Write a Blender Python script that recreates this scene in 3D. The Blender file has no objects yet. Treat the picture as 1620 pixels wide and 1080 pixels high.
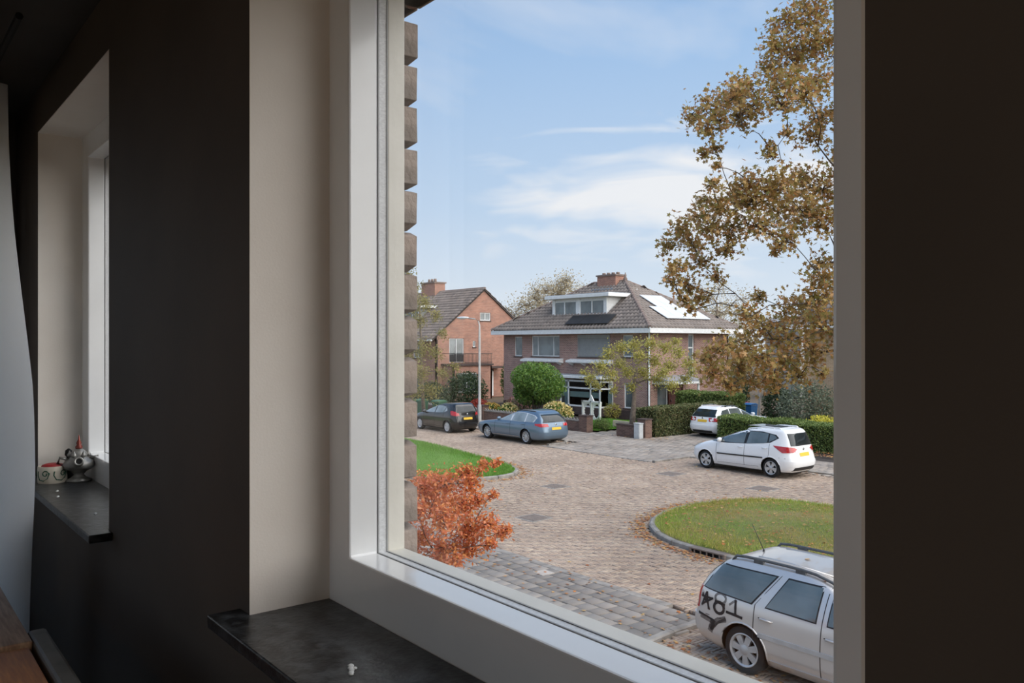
import bpy, bmesh, math, random
import numpy as np
from mathutils import Vector, Matrix
random.seed(11); RNG = np.random.default_rng(7)
SC = bpy.context.scene
COL = SC.collection
PI = math.pi
# World axes: +X runs along our facade (to the right seen from inside), +Y points out of the window, Z up, street level z = 0.

def S(r, g, b):
    f = lambda v: (v/255/12.92) if v/255 <= .04045 else ((v/255+.055)/1.055)**2.4
    return (f(r), f(g), f(b), 1.0)

# ------------------------------------------------------------------ camera
cam = bpy.data.cameras.new('camera')
cam.sensor_width = 36.0
cam.lens = 1290/1620*36
cam.shift_y = 3/1620
cam.clip_start = 0.02; cam.clip_end = 1500
camo = bpy.data.objects.new('camera', cam); COL.objects.link(camo)
camo.location = (0, 0, 4.4)
camo.rotation_euler = (PI/2, 0, math.atan2(.78, .6258))
SC.camera = camo

# ------------------------------------------------------------------ world sky, sun, exposure
def make_world():
    w = bpy.data.worlds.new('sky'); SC.world = w; w.use_nodes = True
    nt = w.node_tree; N = nt.nodes; L = nt.links; N.clear()
    out = N.new('ShaderNodeOutputWorld'); bg = N.new('ShaderNodeBackground')
    L.new(bg.outputs[0], out.inputs[0])
    tc = N.new('ShaderNodeTexCoord'); sep = N.new('ShaderNodeSeparateXYZ'); L.new(tc.outputs['Generated'], sep.inputs[0])
    ramp = N.new('ShaderNodeValToRGB'); L.new(sep.outputs['Z'], ramp.inputs[0])
    e = ramp.color_ramp.elements
    e[0].position = 0.0; e[0].color = S(229, 239, 249)
    e[1].position = .62; e[1].color = S(106, 158, 218)
    for p, c in ((.06, S(222, 235, 248)), (.16, S(198, 221, 246)), (.33, S(170, 203, 241))):
        n = e.new(p); n.color = c
    # cloud layer: project the direction on a flat layer overhead
    add = N.new('ShaderNodeMath'); add.operation = 'ADD'; add.inputs[1].default_value = .22; L.new(sep.outputs['Z'], add.inputs[0])
    dx = N.new('ShaderNodeMath'); dx.operation = 'DIVIDE'; L.new(sep.outputs['X'], dx.inputs[0]); L.new(add.outputs[0], dx.inputs[1])
    dy = N.new('ShaderNodeMath'); dy.operation = 'DIVIDE'; L.new(sep.outputs['Y'], dy.inputs[0]); L.new(add.outputs[0], dy.inputs[1])
    comb = N.new('ShaderNodeCombineXYZ'); L.new(dx.outputs[0], comb.inputs[0]); L.new(dy.outputs[0], comb.inputs[1])
    mp = N.new('ShaderNodeMapping'); L.new(comb.outputs[0], mp.inputs[0]); mp.inputs['Location'].default_value = (CLOUD[0], CLOUD[1], 0)
    mp.inputs['Rotation'].default_value = (0, 0, .55); mp.inputs['Scale'].default_value = (1.0, .55, 1)
    nz = N.new('ShaderNodeTexNoise'); nz.inputs['Scale'].default_value = 1.15; nz.inputs['Detail'].default_value = 7; nz.inputs['Roughness'].default_value = .55
    nz.inputs['Distortion'].default_value = .5
    L.new(mp.outputs[0], nz.inputs['Vector'])
    cr = N.new('ShaderNodeValToRGB'); L.new(nz.outputs[0], cr.inputs[0])
    cr.color_ramp.elements[0].position = .54; cr.color_ramp.elements[0].color = (0, 0, 0, 1)
    cr.color_ramp.elements[1].position = .84; cr.color_ramp.elements[1].color = (.92, .92, .92, 1)
    # the one bright cloud bank low over the houses
    nrm = N.new('ShaderNodeVectorMath'); nrm.operation = 'SUBTRACT'; L.new(tc.outputs['Generated'], nrm.inputs[0])
    d = Vector((-.639, .801, .182)).normalized(); nrm.inputs[1].default_value = d
    sc2 = N.new('ShaderNodeMapping'); L.new(nrm.outputs[0], sc2.inputs[0])
    sc2.inputs['Rotation'].default_value = (0, 0, math.radians(-45)); sc2.inputs['Scale'].default_value = (1.0, 5.6, 15)
    sc3 = N.new('ShaderNodeMapping'); L.new(nrm.outputs[0], sc3.inputs[0]); sc3.inputs['Rotation'].default_value = (0, 0, math.radians(45)); sc3.inputs['Scale'].default_value = (4.3, 4.3, 17)
    ln = N.new('ShaderNodeVectorMath'); ln.operation = 'LENGTH'; L.new(sc3.outputs[0], ln.inputs[0])
    nz2 = N.new('ShaderNodeTexNoise'); nz2.inputs['Scale'].default_value = 7; nz2.inputs['Detail'].default_value = 8; nz2.inputs['Distortion'].default_value = .6
    st = N.new('ShaderNodeMapping'); st.inputs['Scale'].default_value = (1, 1, 4.5); L.new(tc.outputs['Generated'], st.inputs[0]); L.new(st.outputs[0], nz2.inputs['Vector'])
    ma = N.new('ShaderNodeMath'); ma.operation = 'MULTIPLY_ADD'; L.new(nz2.outputs[0], ma.inputs[0]); ma.inputs[1].default_value = -3.2; L.new(ln.outputs['Value'], ma.inputs[2])
    mr = N.new('ShaderNodeMapRange'); L.new(ma.outputs[0], mr.inputs[0]); mr.inputs[1].default_value = -.35; mr.inputs[2].default_value = -1.35; mr.inputs[3].default_value = 0; mr.inputs[4].default_value = .9
    mx = N.new('ShaderNodeMath'); mx.operation = 'MAXIMUM'; L.new(cr.outputs[0], mx.inputs[0]); L.new(mr.outputs[0], mx.inputs[1])
    mix = N.new('ShaderNodeMixRGB'); L.new(mx.outputs[0], mix.inputs[0]); L.new(ramp.outputs[0], mix.inputs[1]); mix.inputs[2].default_value = S(250, 251, 253)
    L.new(mix.outputs[0], bg.inputs[0]); bg.inputs[1].default_value = SKY
SKY = .82; CLOUD = (3.1, 1.7)
make_world()
sun = bpy.data.lights.new('sun', 'SUN'); sun.energy = 4.7; sun.angle = math.radians(100); sun.color = (1, .94, .85)
suno = bpy.data.objects.new('sun', sun); COL.objects.link(suno)
suno.rotation_euler = Vector((-.66, -.20, -.64)).to_track_quat('-Z', 'Y').to_euler()   # sun behind thin cloud, off to the right of the window
SC.view_settings.view_transform = 'Standard'; SC.view_settings.look = 'None'
SC.view_settings.gamma = 1; SC.view_settings.use_curve_mapping = False
SC.view_settings.exposure = 0.3
SC.cycles.use_denoising = True
SC.cycles.max_bounces = 10; SC.cycles.diffuse_bounces = 5; SC.cycles.transparent_max_bounces = 16
SC.cycles.caustics_reflective = False; SC.cycles.caustics_refractive = False

# ------------------------------------------------------------------ materials
def pm(name, c, c2=None, scale=6, rough=.6, metal=0, bump=0, bscale=60, spec=.5, coat=0, island=None, lo=.35, hi=.65, transl=0, stretch=None, alpha=1):
    m = bpy.data.materials.new(name); m.use_nodes = True
    nt = m.node_tree; N = nt.nodes; L = nt.links
    b = N['Principled BSDF']; b.inputs['Roughness'].default_value = rough; b.inputs['Metallic'].default_value = metal
    b.inputs['Specular IOR Level'].default_value = spec
    if coat: b.inputs['Coat Weight'].default_value = coat; b.inputs['Coat Roughness'].default_value = .04
    tc = N.new('ShaderNodeTexCoord'); vec = tc.outputs['Object']
    if stretch:
        mp = N.new('ShaderNodeMapping'); L.new(vec, mp.inputs[0]); mp.inputs['Scale'].default_value = stretch; vec = mp.outputs[0]
    nz = N.new('ShaderNodeTexNoise'); nz.inputs['Scale'].default_value = scale; nz.inputs['Detail'].default_value = 5; L.new(vec, nz.inputs['Vector'])
    rp = N.new('ShaderNodeValToRGB'); L.new(nz.outputs[0], rp.inputs[0])
    rp.color_ramp.elements[0].position = lo; rp.color_ramp.elements[1].position = hi
    c2 = c2 or tuple(min(1, v*.82) for v in c[:3])+(1,)
    rp.color_ramp.elements[0].color = c; rp.color_ramp.elements[1].color = c2
    colo = rp.outputs[0]
    if island:
        g = N.new('ShaderNodeNewGeometry'); oi = N.new('ShaderNodeObjectInfo')
        ad = N.new('ShaderNodeMath'); ad.operation = 'ADD'; L.new(g.outputs['Random Per Island'], ad.inputs[0]); L.new(oi.outputs['Random'], ad.inputs[1])
        fr = N.new('ShaderNodeMath'); fr.operation = 'FRACT'; L.new(ad.outputs[0], fr.inputs[0])
        r2 = N.new('ShaderNodeValToRGB'); L.new(fr.outputs[0], r2.inputs[0])
        els = r2.color_ramp.elements
        for i, cc in enumerate(island):
            p = i/max(1, len(island)-1)
            if i == 0: els[0].position = 0; els[0].color = cc
            elif i == len(island)-1: els[-1].position = 1; els[-1].color = cc
            else: q = els.new(p); q.color = cc
        mx = N.new('ShaderNodeMixRGB'); mx.blend_type = 'MULTIPLY'; mx.inputs[0].default_value = 1
        L.new(r2.outputs[0], mx.inputs[1]); L.new(colo, mx.inputs[2]); colo = mx.outputs[0]
    L.new(colo, b.inputs['Base Color'])
    if bump:
        n2 = N.new('ShaderNodeTexNoise'); n2.inputs['Scale'].default_value = bscale; n2.inputs['Detail'].default_value = 3; L.new(vec, n2.inputs['Vector'])
        bp = N.new('ShaderNodeBump'); bp.inputs['Strength'].default_value = bump; bp.inputs['Distance'].default_value = .01
        L.new(n2.outputs[0], bp.inputs['Height']); L.new(bp.outputs[0], b.inputs['Normal'])
    if transl:
        tr = N.new('ShaderNodeBsdfTranslucent'); L.new(colo, tr.inputs[0])
        ms = N.new('ShaderNodeMixShader'); ms.inputs[0].default_value = transl
        L.new(b.outputs[0], ms.inputs[1]); L.new(tr.outputs[0], ms.inputs[2]); L.new(ms.outputs[0], N['Material Output'].inputs[0])
    if alpha < 1:
        t = N.new('ShaderNodeBsdfTransparent'); ms = N.new('ShaderNodeMixShader')
        n3 = N.new('ShaderNodeTexNoise'); n3.inputs['Scale'].default_value = 45; L.new(tc.outputs['Object'], n3.inputs['Vector'])
        mr = N.new('ShaderNodeMapRange'); L.new(n3.outputs[0], mr.inputs[0]); mr.inputs[3].default_value = alpha-.2; mr.inputs[4].default_value = alpha+.2
        L.new(mr.outputs[0], ms.inputs[0])
        L.new(t.outputs[0], ms.inputs[1]); L.new(b.outputs[0], ms.inputs[2]); L.new(ms.outputs[0], N['Material Output'].inputs[0])
    return m

def glass_mat(name, tint, refl, rough=.0):
    m = bpy.data.materials.new(name); m.use_nodes = True; N = m.node_tree.nodes; L = m.node_tree.links
    N.remove(N['Principled BSDF'])
    t = N.new('ShaderNodeBsdfTransparent'); t.inputs[0].default_value = tint
    g = N.new('ShaderNodeBsdfGlossy'); g.inputs['Roughness'].default_value = rough
    fr = N.new('ShaderNodeLayerWeight'); fr.inputs['Blend'].default_value = .5      # same reflectance from both sides of a thin pane
    pw = N.new('ShaderNodeMath'); pw.operation = 'POWER'; pw.inputs[1].default_value = 5; L.new(fr.outputs['Facing'], pw.inputs[0])
    ml = N.new('ShaderNodeMath'); ml.operation = 'MULTIPLY_ADD'; ml.inputs[1].default_value = .96*refl; ml.inputs[2].default_value = .04*refl; L.new(pw.outputs[0], ml.inputs[0])
    ms = N.new('ShaderNodeMixShader'); L.new(ml.outputs[0], ms.inputs[0]); L.new(t.outputs[0], ms.inputs[1]); L.new(g.outputs[0], ms.inputs[2])
    L.new(ms.outputs[0], N['Material Output'].inputs[0]); return m

def brick_mat(name, c1, c2, mortar, bw=.21, bh=.065, ms=.008, rough=.85, streak=None):
    m = bpy.data.materials.new(name); m.use_nodes = True; N = m.node_tree.nodes; L = m.node_tree.links
    b = N['Principled BSDF']; b.inputs['Roughness'].default_value = rough; b.inputs['Specular IOR Level'].default_value = .2
    tc = N.new('ShaderNodeTexCoord'); sp = N.new('ShaderNodeSeparateXYZ'); L.new(tc.outputs['Object'], sp.inputs[0])
    ad = N.new('ShaderNodeMath'); ad.operation = 'ADD'; L.new(sp.outputs[0], ad.inputs[0]); L.new(sp.outputs[1], ad.inputs[1])
    cb = N.new('ShaderNodeCombineXYZ'); L.new(ad.outputs[0], cb.inputs[0]); L.new(sp.outputs[2], cb.inputs[1])
    br = N.new('ShaderNodeTexBrick'); L.new(cb.outputs[0], br.inputs['Vector'])
    br.inputs['Color1'].default_value = c1; br.inputs['Color2'].default_value = c2; br.inputs['Mortar'].default_value = mortar
    br.inputs['Scale'].default_value = 1; br.inputs['Brick Width'].default_value = bw; br.inputs['Row Height'].default_value = bh; br.inputs['Mortar Size'].default_value = ms
    nz = N.new('ShaderNodeTexNoise'); nz.inputs['Scale'].default_value = 1.3; nz.inputs['Detail'].default_value = 6; L.new(tc.outputs['Object'], nz.inputs['Vector'])
    rp = N.new('ShaderNodeValToRGB'); L.new(nz.outputs[0], rp.inputs[0]); rp.color_ramp.elements[0].position = .3; rp.color_ramp.elements[1].position = .7
    rp.color_ramp.elements[0].color = (.8, .8, .82, 1); rp.color_ramp.elements[1].color = (1.1, 1.06, 1.02, 1)
    mx = N.new('ShaderNodeMixRGB'); mx.blend_type = 'MULTIPLY'; mx.inputs[0].default_value = 1; L.new(br.outputs[0], mx.inputs[1]); L.new(rp.outputs[0], mx.inputs[2])
    L.new(mx.outputs[0], b.inputs['Base Color'])
    bp = N.new('ShaderNodeBump'); bp.inputs['Strength'].default_value = .5; bp.inputs['Distance'].default_value = .01; bp.invert = True
    L.new(br.outputs['Fac'], bp.inputs['Height']); L.new(bp.outputs[0], b.inputs['Normal'])
    return m

W1 = (1, 1, 1, 1)
M = dict(
    wall=pm('dark_wall_paint', S(94, 84, 75), S(86, 77, 69), 3, .7, bump=.05, bscale=120, spec=.3),
    ceil=pm('ceiling_paint', S(70, 66, 62), S(62, 58, 55), 3, .8),
    plaster=pm('white_plaster', S(236, 229, 220), S(230, 222, 212), 4, .75, bump=.05, bscale=200),
    gloss=pm('white_gloss_paint', S(238, 239, 239), S(232, 233, 233), 5, .16, bump=.05, bscale=18, coat=.3),
    outpaint=pm('outer_frame_paint', S(225, 222, 212), S(214, 211, 200), 9, .45, bump=.06),
    spacer=pm('spacer_metal', S(226, 228, 230), S(206, 208, 210), 160, .4, .0, stretch=(1, 1, 2.2)),
    gasket=pm('dark_gasket', S(158, 160, 160), None, 8, .6),
    pane=glass_mat('clear_glass', (1, 1, 1, 1), .55),
    stone=pm('black_sill_stone', S(24, 25, 26), S(72, 75, 77), 34, .34, bump=.1, bscale=90, lo=.42, hi=.72),
    floor=pm('dark_floor', S(70, 52, 38), S(56, 41, 30), 6, .5, stretch=(1, 8, 1)),
    obrick=pm('weathered_brick', S(164, 150, 140), S(128, 118, 110), 22, .9, bump=.5, bscale=60, island=[W1, (.86, .84, .82, 1), (1.05, 1, .97, 1)]),
    facade=brick_mat('own_facade_brick', S(140, 104, 88), S(120, 86, 74), S(150, 140, 130)),
    tan=pm('tan_wood', S(206, 168, 134), S(170, 134, 106), 10, .6, stretch=(1, 12, 6), bump=.1),
    orange=pm('orange_brown_wood', S(222, 146, 78), S(186, 114, 58), 8, .5, stretch=(1.2, 12, 6), bump=.1),
    greyrail=pm('dark_grey_rail', S(128, 124, 118), S(108, 105, 100), 14, .6),
)
def curtain_mat():
    m = bpy.data.materials.new('sheer_curtain_cloth'); m.use_nodes = True; N = m.node_tree.nodes; L = m.node_tree.links
    b = N['Principled BSDF']; b.inputs['Roughness'].default_value = .9
    tc = N.new('ShaderNodeTexCoord'); nz = N.new('ShaderNodeTexNoise'); nz.inputs['Scale'].default_value = 300; L.new(tc.outputs['Object'], nz.inputs['Vector'])
    rp = N.new('ShaderNodeValToRGB'); rp.color_ramp.elements[0].color = S(248, 247, 244); rp.color_ramp.elements[1].color = S(253, 252, 250); L.new(nz.outputs[0], rp.inputs[0]); L.new(rp.outputs[0], b.inputs['Base Color'])
    tl = N.new('ShaderNodeBsdfTranslucent'); L.new(rp.outputs[0], tl.inputs[0])
    ms = N.new('ShaderNodeMixShader'); ms.inputs[0].default_value = .7; L.new(b.outputs[0], ms.inputs[1]); L.new(tl.outputs[0], ms.inputs[2])
    L.new(ms.outputs[0], N['Material Output'].inputs[0]); return m
M['curtain'] = curtain_mat()

# ------------------------------------------------------------------ geometry helpers
def link(name, me, mat, parent=None, smooth=False):
    o = bpy.data.objects.new(name, me); COL.objects.link(o)
    for m in (mat if isinstance(mat, (list, tuple)) else [mat]): me.materials.append(m)
    if smooth and len(me.polygons): me.polygons.foreach_set('use_smooth', [True]*len(me.polygons))
    if parent: o.parent = parent
    return o
class MB:
    def __init__(s): s.v = []; s.f = []; s.m = []
    def add(s, vs, fs, mi=0):
        k = len(s.v); s.v += [tuple(p) for p in vs]; s.f += [tuple(i+k for i in f) for f in fs]; s.m += [mi]*len(fs); return s
    def box(s, x0, x1, y0, y1, z0, z1, mi=0, mat=None):
        vs = [(x, y, z) for z in (z0, z1) for y in (y0, y1) for x in (x0, x1)]
        if mat is not None: vs = [mat @ Vector(p) for p in vs]
        return s.add(vs, [(0, 2, 3, 1), (4, 5, 7, 6), (0, 1, 5, 4), (2, 6, 7, 3), (0, 4, 6, 2), (1, 3, 7, 5)], mi)
    def prism(s, poly, axis, a0, a1, mi=0, mat=None):
        n = len(poly)
        def P(p, a): return (a, p[0], p[1]) if axis == 'x' else (p[0], a, p[1]) if axis == 'y' else (p[0], p[1], a)
        vs = [P(p, a0) for p in poly]+[P(p, a1) for p in poly]
        if mat is not None: vs = [mat @ Vector(p) for p in vs]
        return s.add(vs, [tuple(range(n))[::-1], tuple(range(n, 2*n))]+[(i, (i+1) % n, n+(i+1) % n, n+i) for i in range(n)], mi)
    def tube(s, pts, rad, n=7, mi=0, caps=True):
        pts = [Vector(p) for p in pts]; vs = []; K = len(pts)
        rad = rad if isinstance(rad, (list, tuple)) else [rad]*K
        for i, p in enumerate(pts):
            d = (pts[min(i+1, K-1)]-pts[max(i-1, 0)])
            d = d.normalized() if d.length > 1e-9 else Vector((0, 0, 1))
            a = d.orthogonal().normalized() if abs(d.z) < .9 else Vector((1, 0, 0))
            a = (a-d*a.dot(d)).normalized(); b = d.cross(a)
            for k in range(n):
                t = 2*PI*k/n; vs.append(p+(a*math.cos(t)+b*math.sin(t))*rad[i])
        fs = [(i*n+k, i*n+(k+1) % n, (i+1)*n+(k+1) % n, (i+1)*n+k) for i in range(K-1) for k in range(n)]
        if caps: fs += [tuple(range(n))[::-1], tuple(range((K-1)*n, K*n))]
        return s.add(vs, fs, mi)
    def lathe(s, prof, n=24, mat=None, mi=0, sx=1, sy=1):
        vs = []
        for r, z in prof:
            for k in range(n): t = 2*PI*k/n; vs.append(Vector((r*math.cos(t)*sx, r*math.sin(t)*sy, z)))
        if mat is not None: vs = [mat @ v for v in vs]
        K = len(prof)
        fs = [(i*n+k, i*n+(k+1) % n, (i+1)*n+(k+1) % n, (i+1)*n+k) for i in range(K-1) for k in range(n)]
        fs += [tuple(range(n))[::-1], tuple(range((K-1)*n, K*n))]
        return s.add(vs, fs, mi)
    def build(s, name, mat, parent=None, smooth=False, bevel=0, sharp=None):
        me = bpy.data.meshes.new(name); me.from_pydata(s.v, [], s.f); me.update()
        if len(set(s.m)) > 1: me.polygons.foreach_set('material_index', s.m)
        o = link(name, me, mat, parent, smooth)
        if sharp: me.set_sharp_from_angle(angle=math.radians(sharp))
        if bevel:
            b = o.modifiers.new('bevel', 'BEVEL'); b.width = bevel; b.segments = 2; b.limit_method = 'ANGLE'
        return o
def tag(o, label=None, cat=None, group=None, kind=None):
    if label: o['label'] = label
    if cat: o['category'] = cat
    if group: o['group'] = group
    if kind: o['kind'] = kind
    return o
def thing(name, label, cat, loc=(0, 0, 0), rz=0, group=None, kind=None):
    o = bpy.data.objects.new(name, None); COL.objects.link(o); o.location = loc; o.rotation_euler = (0, 0, rz); o.empty_display_size = .2
    return tag(o, label, cat, group, kind)
def struct(name, label=None, loc=(0, 0, 0)):
    o = bpy.data.objects.new(name, None); COL.objects.link(o); o.location = loc
    return tag(o, label, None, None, 'structure')
def np_mesh(name, V, F, mat, parent=None, smooth=False):
    """V (n,3), F (m,k) arrays"""
    me = bpy.data.meshes.new(name); m, k = F.shape
    me.vertices.add(len(V)); me.vertices.foreach_set('co', np.ascontiguousarray(V, dtype=np.float32).ravel())
    me.loops.add(m*k); me.loops.foreach_set('vertex_index', np.ascontiguousarray(F, dtype=np.int32).ravel())
    me.polygons.add(m); me.polygons.foreach_set('loop_start', np.arange(0, m*k, k, dtype=np.int32))
    me.update(calc_edges=True); me.validate()
    return link(name, me, mat, parent, smooth)

LEAF = {}
def _fan(pts, lift=0):
    n = len(pts); V = np.array([(0, 0, lift)]+[(x, y, 0) for x, y in pts], float)
    F = np.array([(0, 1+i, 1+(i+1) % n) for i in range(n)]); return V, F
mp = []
for i in range(10):
    a = PI/2+2*PI*i/10; r = (.55 if i % 2 == 0 else .27)
    if i == 5: r = .12
    mp.append((r*math.cos(a), r*math.sin(a)))
LEAF['maple'] = _fan(mp, .07)
LEAF['oval'] = (np.array([(0, -.5, 0), (.24, -.05, .07), (0, .5, 0), (-.24, -.05, .07), (0, 0, 0)], float), np.array([(0, 1, 4), (1, 2, 4), (2, 3, 4), (3, 0, 4)]))
LEAF['quad'] = (np.array([(0, -.5, 0), (.26, 0, .06), (0, .5, 0), (-.26, 0, .06)], float), np.array([(0, 1, 2), (0, 2, 3)]))
LEAF['blade'] = (np.array([(-.07, 0, 0), (.07, 0, 0), (.02, .0, 1)], float), np.array([(0, 1, 2)]))
def cloud_arrays(P, size, kind, up=.5):
    P = np.asarray(P, float); n = len(P); size = np.broadcast_to(size, (n,))*RNG.uniform(.7, 1.25, n)
    tV, tF = LEAF[kind]
    if kind == 'blade':
        ang = RNG.uniform(0, 2*PI, n); lean = RNG.normal(0, .45, (n, 2))
        ax = np.stack([np.cos(ang), np.sin(ang), 0*ang], 1); az = np.stack([lean[:, 0], lean[:, 1], np.ones(n)], 1)
        az /= np.linalg.norm(az, axis=1, keepdims=True); ay = np.cross(az, ax)
    else:
        az = RNG.normal(0, 1, (n, 3)); az[:, 2] += up*1.5; az /= np.linalg.norm(az, axis=1, keepdims=True)
        h = RNG.normal(0, 1, (n, 3)); ax = np.cross(h, az); ax /= np.linalg.norm(ax, axis=1, keepdims=True); ay = np.cross(az, ax)
    V = (tV[None, :, 0, None]*ax[:, None]+tV[None, :, 1, None]*ay[:, None]+tV[None, :, 2, None]*az[:, None])*size[:, None, None]+P[:, None]
    F = tF[None]+(np.arange(n)*len(tV))[:, None, None]
    return V.reshape(-1, 3), F.reshape(-1, 3)
def cloud(name, P, size, kind, mat, parent=None, up=.5):
    V, F = cloud_arrays(P, size, kind, up)
    o = np_mesh(name, V, F, mat, parent); o['kind'] = 'stuff'; return o
def inpoly(px, py, poly):
    px = np.asarray(px); py = np.asarray(py); r = np.zeros(px.shape, bool); n = len(poly)
    for i in range(n):
        x0, y0 = poly[i]; x1, y1 = poly[(i+1) % n]
        if y0 == y1: continue
        c = ((y0 > py) != (y1 > py)) & (px < (x1-x0)*(py-y0)/(y1-y0)+x0); r ^= c
    return r
def viewpx(x, y):
    X = .6258*x+.78*y; Y = -.78*x+.6258*y
    return 810+1290*X/np.maximum(Y, .01), Y

# ================================================================== THE ROOM AND ITS WINDOWS
FL = 2.97; CE = 5.486; WI = .60
SZ = 3.868; SOF = 5.298
wins = [(-1.570, -.320, SZ), (-3.98, -2.722, 3.83)]
w = struct('wall_front', 'dark taupe painted wall between and around the two windows')
mb = MB(); e = .003
for x0, x1 in ((-4.6, -3.98-e), (-2.722+e, -1.570-e), (-.320+e, 2.4)): mb.box(x0, x1, WI, .885, FL, CE)
for x0, x1, z in wins:
    mb.box(x0-e, x1+e, WI, .885, FL, z-.027); mb.box(x0-e, x1+e, WI, .885, SOF+e, CE)
mb.build('wall_surface', M['wall'], w)
wl = struct('wall_left', 'dark end wall with a tall window behind the curtain')
MB().box(-4.75, -4.6, -3.6, -1.35, FL, CE).box(-4.75, -4.6, 0.2, 1.0, FL, CE).box(-4.75, -4.6, -1.35, 0.2, FL, 3.3).box(-4.75, -4.6, -1.35, 0.2, 5.25, CE).build('wall_surface', M['wall'], wl)
wn4 = struct('window_4', 'tall white framed window in the end wall')
MB().box(-4.72, -4.64, -1.35, -1.28, 3.3, 5.25).box(-4.72, -4.64, 0.13, 0.2, 3.3, 5.25).box(-4.72, -4.64, -1.28, 0.13, 3.3, 3.38).box(-4.72, -4.64, -1.28, 0.13, 5.17, 5.25).build('window_frame', M['gloss'], wn4)
MB().box(-4.685, -4.68, -1.28, 0.13, 3.38, 5.17).build('pane', M['pane'], wn4)
MB().box(2.4, 2.55, -3.6, 1.0, FL, CE).build('wall_right', M['wall'])['kind'] = 'structure'
wb = struct('wall_back', 'dark wall behind the camera with an opening for the added window')
mb = MB(); mb.box(-4.75, -2.2, -3.75, -3.6, FL, CE).box(1.2, 2.55, -3.75, -3.6, FL, CE).box(-2.2, 1.2, -3.75, -3.6, FL, 3.6).box(-2.2, 1.2, -3.75, -3.6, 5.35, CE)
mb.build('wall_surface', M['wall'], wb)
MB().box(-4.75, 2.55, -3.75, 1.0, FL-.25, FL).build('floor', M['floor'])['kind'] = 'structure'
MB().box(-4.75, 2.55, -3.75, 1.0, CE, CE+.25).build('ceiling', M['ceil'])['kind'] = 'structure'
wn3 = struct('window_3', 'white framed window added in the back wall for fill light')  # unseen window added to let more light into the room
mb = MB()
for a, b in ((-2.2, -2.12), (-.54, -.46), (1.12, 1.2)): mb.box(a, b, -3.72, -3.64, 3.6, 5.35)
mb.box(-2.12, 1.12, -3.72, -3.64, 3.6, 3.68).box(-2.12, 1.12, -3.72, -3.64, 5.27, 5.35)
mb.build('window_frame', M['gloss'], wn3)
MB().box(-2.12, 1.12, -3.685, -3.68, 3.68, 5.27).build('pane', M['pane'], wn3)

def casement(idx, x0, x1, zs, xl, xr, zb, zt, label):
    r = struct('window_%d' % idx, label)
    mb = MB(); t = e
    mb.box(x0-t, x0, WI, .775, zs-.02, SOF).box(x1, x1+t, WI, .775, zs-.02, SOF).box(x0-t, x1+t, WI, .775, SOF, SOF+t)
    mb.build('window_reveal', M['plaster'], r)
    y0, y1, y2, y3 = .770, .835, .859, .900
    def ring(name, ya, yb, mat, ins=0.0, ox=.06, bev=.002):
        X0, X1, Z0, Z1 = xl-ins, xr+ins, zb-ins, zt+ins
        b = MB(); b.box(x0-ox, X0, ya, yb, zs-.02, SOF+.02).box(X1, x1+ox, ya, yb, zs-.02, SOF+.02).box(X0, X1, ya, yb, zs-.02, Z0).box(X0, X1, ya, yb, Z1, SOF+.02)
        return b.build(name, mat, r, bevel=bev)
    f = MB()
    # mitred sash: one closed ring
    O = [(x0-.05, zs-.02), (x1+.05, zs-.02), (x1+.05, SOF+.02), (x0-.05, SOF+.02)]; I = [(xl, zb), (xr, zb), (xr, zt), (xl, zt)]
    vs = [(p[0], y, p[1]) for y in (y0, y1) for p in O+I]
    fs = []
    for i in range(4):
        j = (i+1) % 4; fs += [(i, j, 4+j, 4+i), (8+i, 12+i, 12+j, 8+j), (4+i, 4+j, 12+j, 12+i)]
    f.add(vs, fs); f.build('window_frame', M['gloss'], r, bevel=.004)
    ring('gasket', y1, y1+.003, M['gasket'], ins=-.0005, bev=0)
    ring('spacer_bar', y1+.003, y2-.003, M['spacer'], ins=.001, bev=0)
    ring('gasket', y2-.003, y2, M['gasket'], ins=-.0005, bev=0)
    ring('outer_frame', y2, y3, M['outpaint'], ins=0, bev=.003)
    for ya in (y1+.0005, y2-.003):
        MB().box(xl-.004, xr+.004, ya, ya+.002, zb-.004, zt+.004).build('pane', M['pane'], r)
    s = MB(); yf = .534; ov = .052
    s.prism([(x0-ov, yf), (x1+ov, yf), (x1+ov, WI), (x1, WI), (x1, .77), (x0, .77), (x0, WI), (x0-ov, WI)], 'z', zs-.025, zs)
    s.build('window_sill', M['stone'], r, bevel=.003)
    return r
win1 = casement(1, -1.570, -.320, SZ, -1.483, -.442, 3.969, 5.20, 'large white framed window with double glazing and black stone sill')
win2 = casement(2, -3.98, -2.722, 3.83, -3.862, -2.85, 3.93, 5.20, 'smaller looking white window beyond the dark pier with black stone sill')

# outside leaf of our own house: flat brick wall behind a column of rough protruding bricks
fac = struct('wall_outside', 'outer brick leaf of our own house with rough bricks beside the window')
mb = MB()
oz0, oz1 = 3.86, 5.167
xs = [(-4.9, -4.02), (-2.68, -1.66), (-.28, 5)]
for a, b in xs: mb.box(a, b, .90, 1.0, 0, 7.0)
for a, b in ((-4.02, -2.68), (-1.66, -.28)): mb.box(a, b, .90, 1.0, 0, oz0).box(a, b, .90, 1.0, oz1, 7.0)
mb.build('wall_surface', M['facade'], fac)
bm_ = None; pitch = .0972; zz = 3.79
for i in range(15):
    h = pitch-.0045; zc = zz+i*pitch
    if zc+h > oz1+.05: break
    j = lambda a: random.uniform(-a, a)
    d1, d2 = .009+j(.004), .010+j(.003)
    poly = [(-1.80, 0), (-1.656, 0), (-1.612+j(.002), d1), (-1.6115+j(.002), h-d2), (-1.645+j(.004), h-.001), (-1.80, h)]
    b = MB().prism(poly, 'y', .904, 1.012).build('brick', M['obrick'], fac, bevel=.0015); b.location = (j(.0012), 0, zc)
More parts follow.
